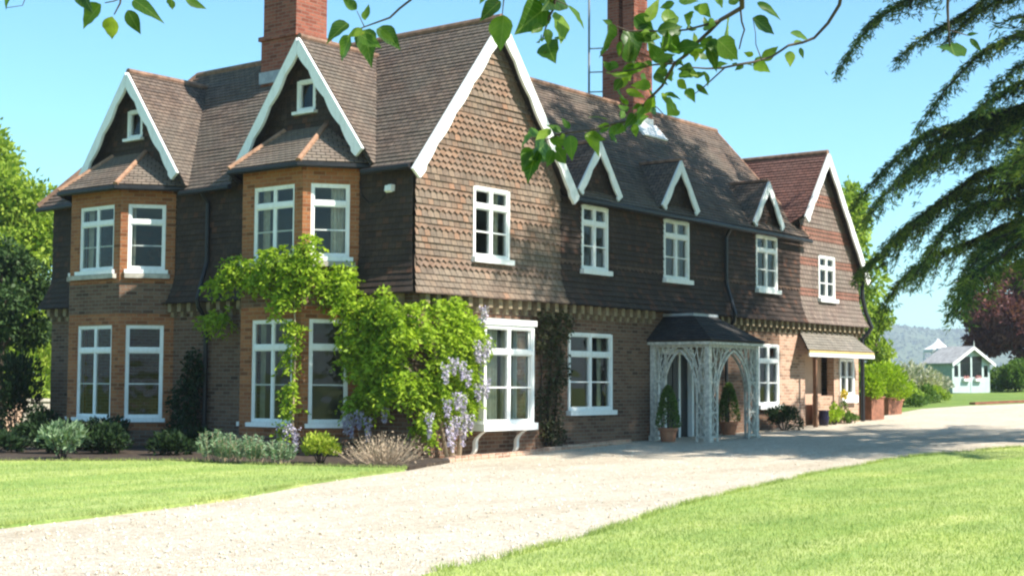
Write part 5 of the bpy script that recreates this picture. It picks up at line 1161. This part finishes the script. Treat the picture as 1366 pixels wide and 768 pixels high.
mb = MB(); mb.box((-.3, -.26, -.1), (.2, .26, 1.05)); mb.box((-.35, -.31, 1.05), (.25, .31, 1.13)); mb.build('pier', M['pinkwall'], t, local=True)
tree('green_tree', 'light green tree rising behind the far right gable', (35.9, 8.6, gz(36)), 9.0, 1.6, 1.6, 1.2, .2, 30, 13000, .24, 'lime_tree')
tree('green_tree', 'bushy mid green tree beside the far right corner of the house', (26.2, 3.0, gz(26)), 3.5, .8, .8, .5, .12, 20, 4500, .16, 'lime_tree')
tree('copper_beech', 'large dark purple-leaved copper beech behind the hedge at right', (61.4, 9.4, gz(60)), 7.2, 3.5, 3.5, 1.0, .35, 46, 20000, .32, 'copper')
tree('green_tree', 'dark green tree at the right edge behind the copper beech', (80, 6, gz(80)), 11, 5, 5, 1.5, .35, 36, 12000, .4, 'dark_tree')
far = [(150, 76, 5), (158, 84, 6), (178, 66, 5.5), (196, 96, 7)]
for i, (x, y, h) in enumerate(far): tree('distant_tree', 'distant rounded green tree in the valley below the hill', (x, y, gz(x)), h, h * .5, h * .5, 1, .3, 16, 3500, .6, 'mid_tree', group='distant trees in the valley', limbs=False)

# ---- grass blades on the near lawns
def blades(name, n, gen, hmin, hmax):
    xy = gen(n); g = np.array([gz(x) for x in xy[:, 0]]) + .033; P = np.column_stack([xy, g]); d = RNG.normal(size=P.shape) * .5; d[:, 2] = 1.0
    k = len(P); d = unit(d); h = RNG.uniform(hmin, hmax, (k, 1)); w = unit(np.cross(d, RNG.normal(size=(k, 3)))) * .0035
    v = np.empty((k, 3, 3)); v[:, 0] = P - w; v[:, 1] = P + w; v[:, 2] = P + d * h
    o = quads_mesh(name, v.reshape(-1, 3), M['blade'], None, 3); o['kind'] = 'stuff'; return o
def inside(xy, poly):
    x, y = xy[:, 0], xy[:, 1]; c = np.zeros(len(x), bool); j = len(poly) - 1
    for i in range(len(poly)):
        xi, yi = poly[i]; xj, yj = poly[j]; m = ((yi > y) != (yj > y)) & (x < (xj - xi) * (y - yi) / (yj - yi + 1e-12) + xi); c ^= m; j = i
    return c
PR = LAWN_R + [(9.5, -9.5), (4, -13), (-4, -17), (-10, -18), (-24, -18)]
def gen_r(n):
    q = np.column_stack([RNG.uniform(-13, 10, n * 3), RNG.uniform(-17, -7, n * 3)]); q = q[inside(q, PR)]
    rel_ = q - np.array([-19.35, -17.37]); dep = rel_ @ np.array([.788, .616]); lat = rel_ @ np.array([.616, -.788])
    q = q[(dep > 9) & (np.abs(lat) < dep * .37) & (RNG.random(len(q)) < np.minimum(1, (13 / np.maximum(dep, 1)) ** 1.5))]; return q
blades('grass', 90000, gen_r, .025, .05)
PL = [(-16, -7)] + LAWN_L + BED + [(-9, 6), (-16, 5)]
def gen_l(n):
    q = np.column_stack([RNG.uniform(-14, -2, n * 2), RNG.uniform(-7, 5, n * 2)]); return q[inside(q, PL)]
blades('grass', 40000, gen_l, .025, .05)
def stones(n):
    q = np.column_stack([RNG.uniform(-14, 6, n * 3), RNG.uniform(-12, -1, n * 3)]); rel_ = q - np.array([-19.35, -17.37]); dep = rel_ @ np.array([.788, .616]); lat = rel_ @ np.array([.616, -.788])
    on = ~inside(q, PR) & ~inside(q, PL) & ~inside(q, [(-2.4, -2.1), (-.34, -1.18), (8, 0), (8, 6), (-8, 6)])
    q = q[on & (dep > 9.5) & (np.abs(lat) < dep * .37) & (RNG.random(len(q)) < np.minimum(1, (11 / np.maximum(dep, 1)) ** 2))][:n]
    k = len(q); r = RNG.uniform(.006, .019, (k, 1)); c = np.column_stack([q, np.array([gz(x) for x in q[:, 0]])]) ; c[:, 2] += r[:, 0] * .35
    ax = unit(RNG.normal(size=(k, 3))); bx = unit(np.cross(ax, RNG.normal(size=(k, 3)))); cx = np.cross(ax, bx)
    P6 = [c + ax * r * 1.3, c + bx * r, c - ax * r * 1.2, c - bx * r * 1.1, c + cx * r * .8, c - cx * r * .8]
    T = [(0, 1, 4), (1, 2, 4), (2, 3, 4), (3, 0, 4), (1, 0, 5), (2, 1, 5), (3, 2, 5), (0, 3, 5)]
    me = D.meshes.new('gravel_stones'); vv = np.stack(P6, 1).reshape(-1, 3); f = (np.arange(k)[:, None, None] * 6 + np.array(T)[None]).reshape(-1, 3)
    me.from_pydata(vv.tolist(), [], f.tolist()); me.materials.append(M['stones']); o = D.objects.new('gravel_stones', me); COL.objects.link(o); kind(o, 'stuff')
M['stones'] = leafmat('gravel_stone', [(.40, .32, .24), (.52, .45, .36), (.62, .56, .48), (.70, .66, .6), (.46, .41, .36)], 0, .85)
stones(4500)

def edge_tufts(line, n):
    out = []
    for a, c in zip(line, line[1:]):
        L = math.hypot(c[0] - a[0], c[1] - a[1]); m = int(n * L); f = RNG.random(m)[:, None]
        out.append(np.array(a) + f * (np.array(c) - np.array(a)) + RNG.normal(size=(m, 2)) * .025)
    q = np.concatenate(out); return q[RNG.random(len(q)) < .35 + .65 * (np.sin(q[:, 0] * 3.1 + q[:, 1] * 2.3) > -.3)]
blades('grass', 0, lambda n: np.concatenate([edge_tufts(LAWN_R[3:], 420), edge_tufts(LAWN_L + BED, 260)]), .04, .085)

# ------------------------------------------------------------------ the air
hm = D.materials.new('haze_air'); hm.use_nodes = True; hn = hm.node_tree
hn.nodes.remove(hn.nodes['Principled BSDF'])
pv = hn.nodes.new('ShaderNodeVolumePrincipled'); pv.inputs['Color'].default_value = (.80, .88, 1, 1); pv.inputs['Density'].default_value = .00036; pv.inputs['Anisotropy'].default_value = .2
hn.links.new(pv.outputs[0], hn.nodes['Material Output'].inputs['Volume'])
mb = MB(); mb.box((-3700, -3700, -22), (4400, 3700, 112)); kind(mb.build('haze', hm), 'stuff')
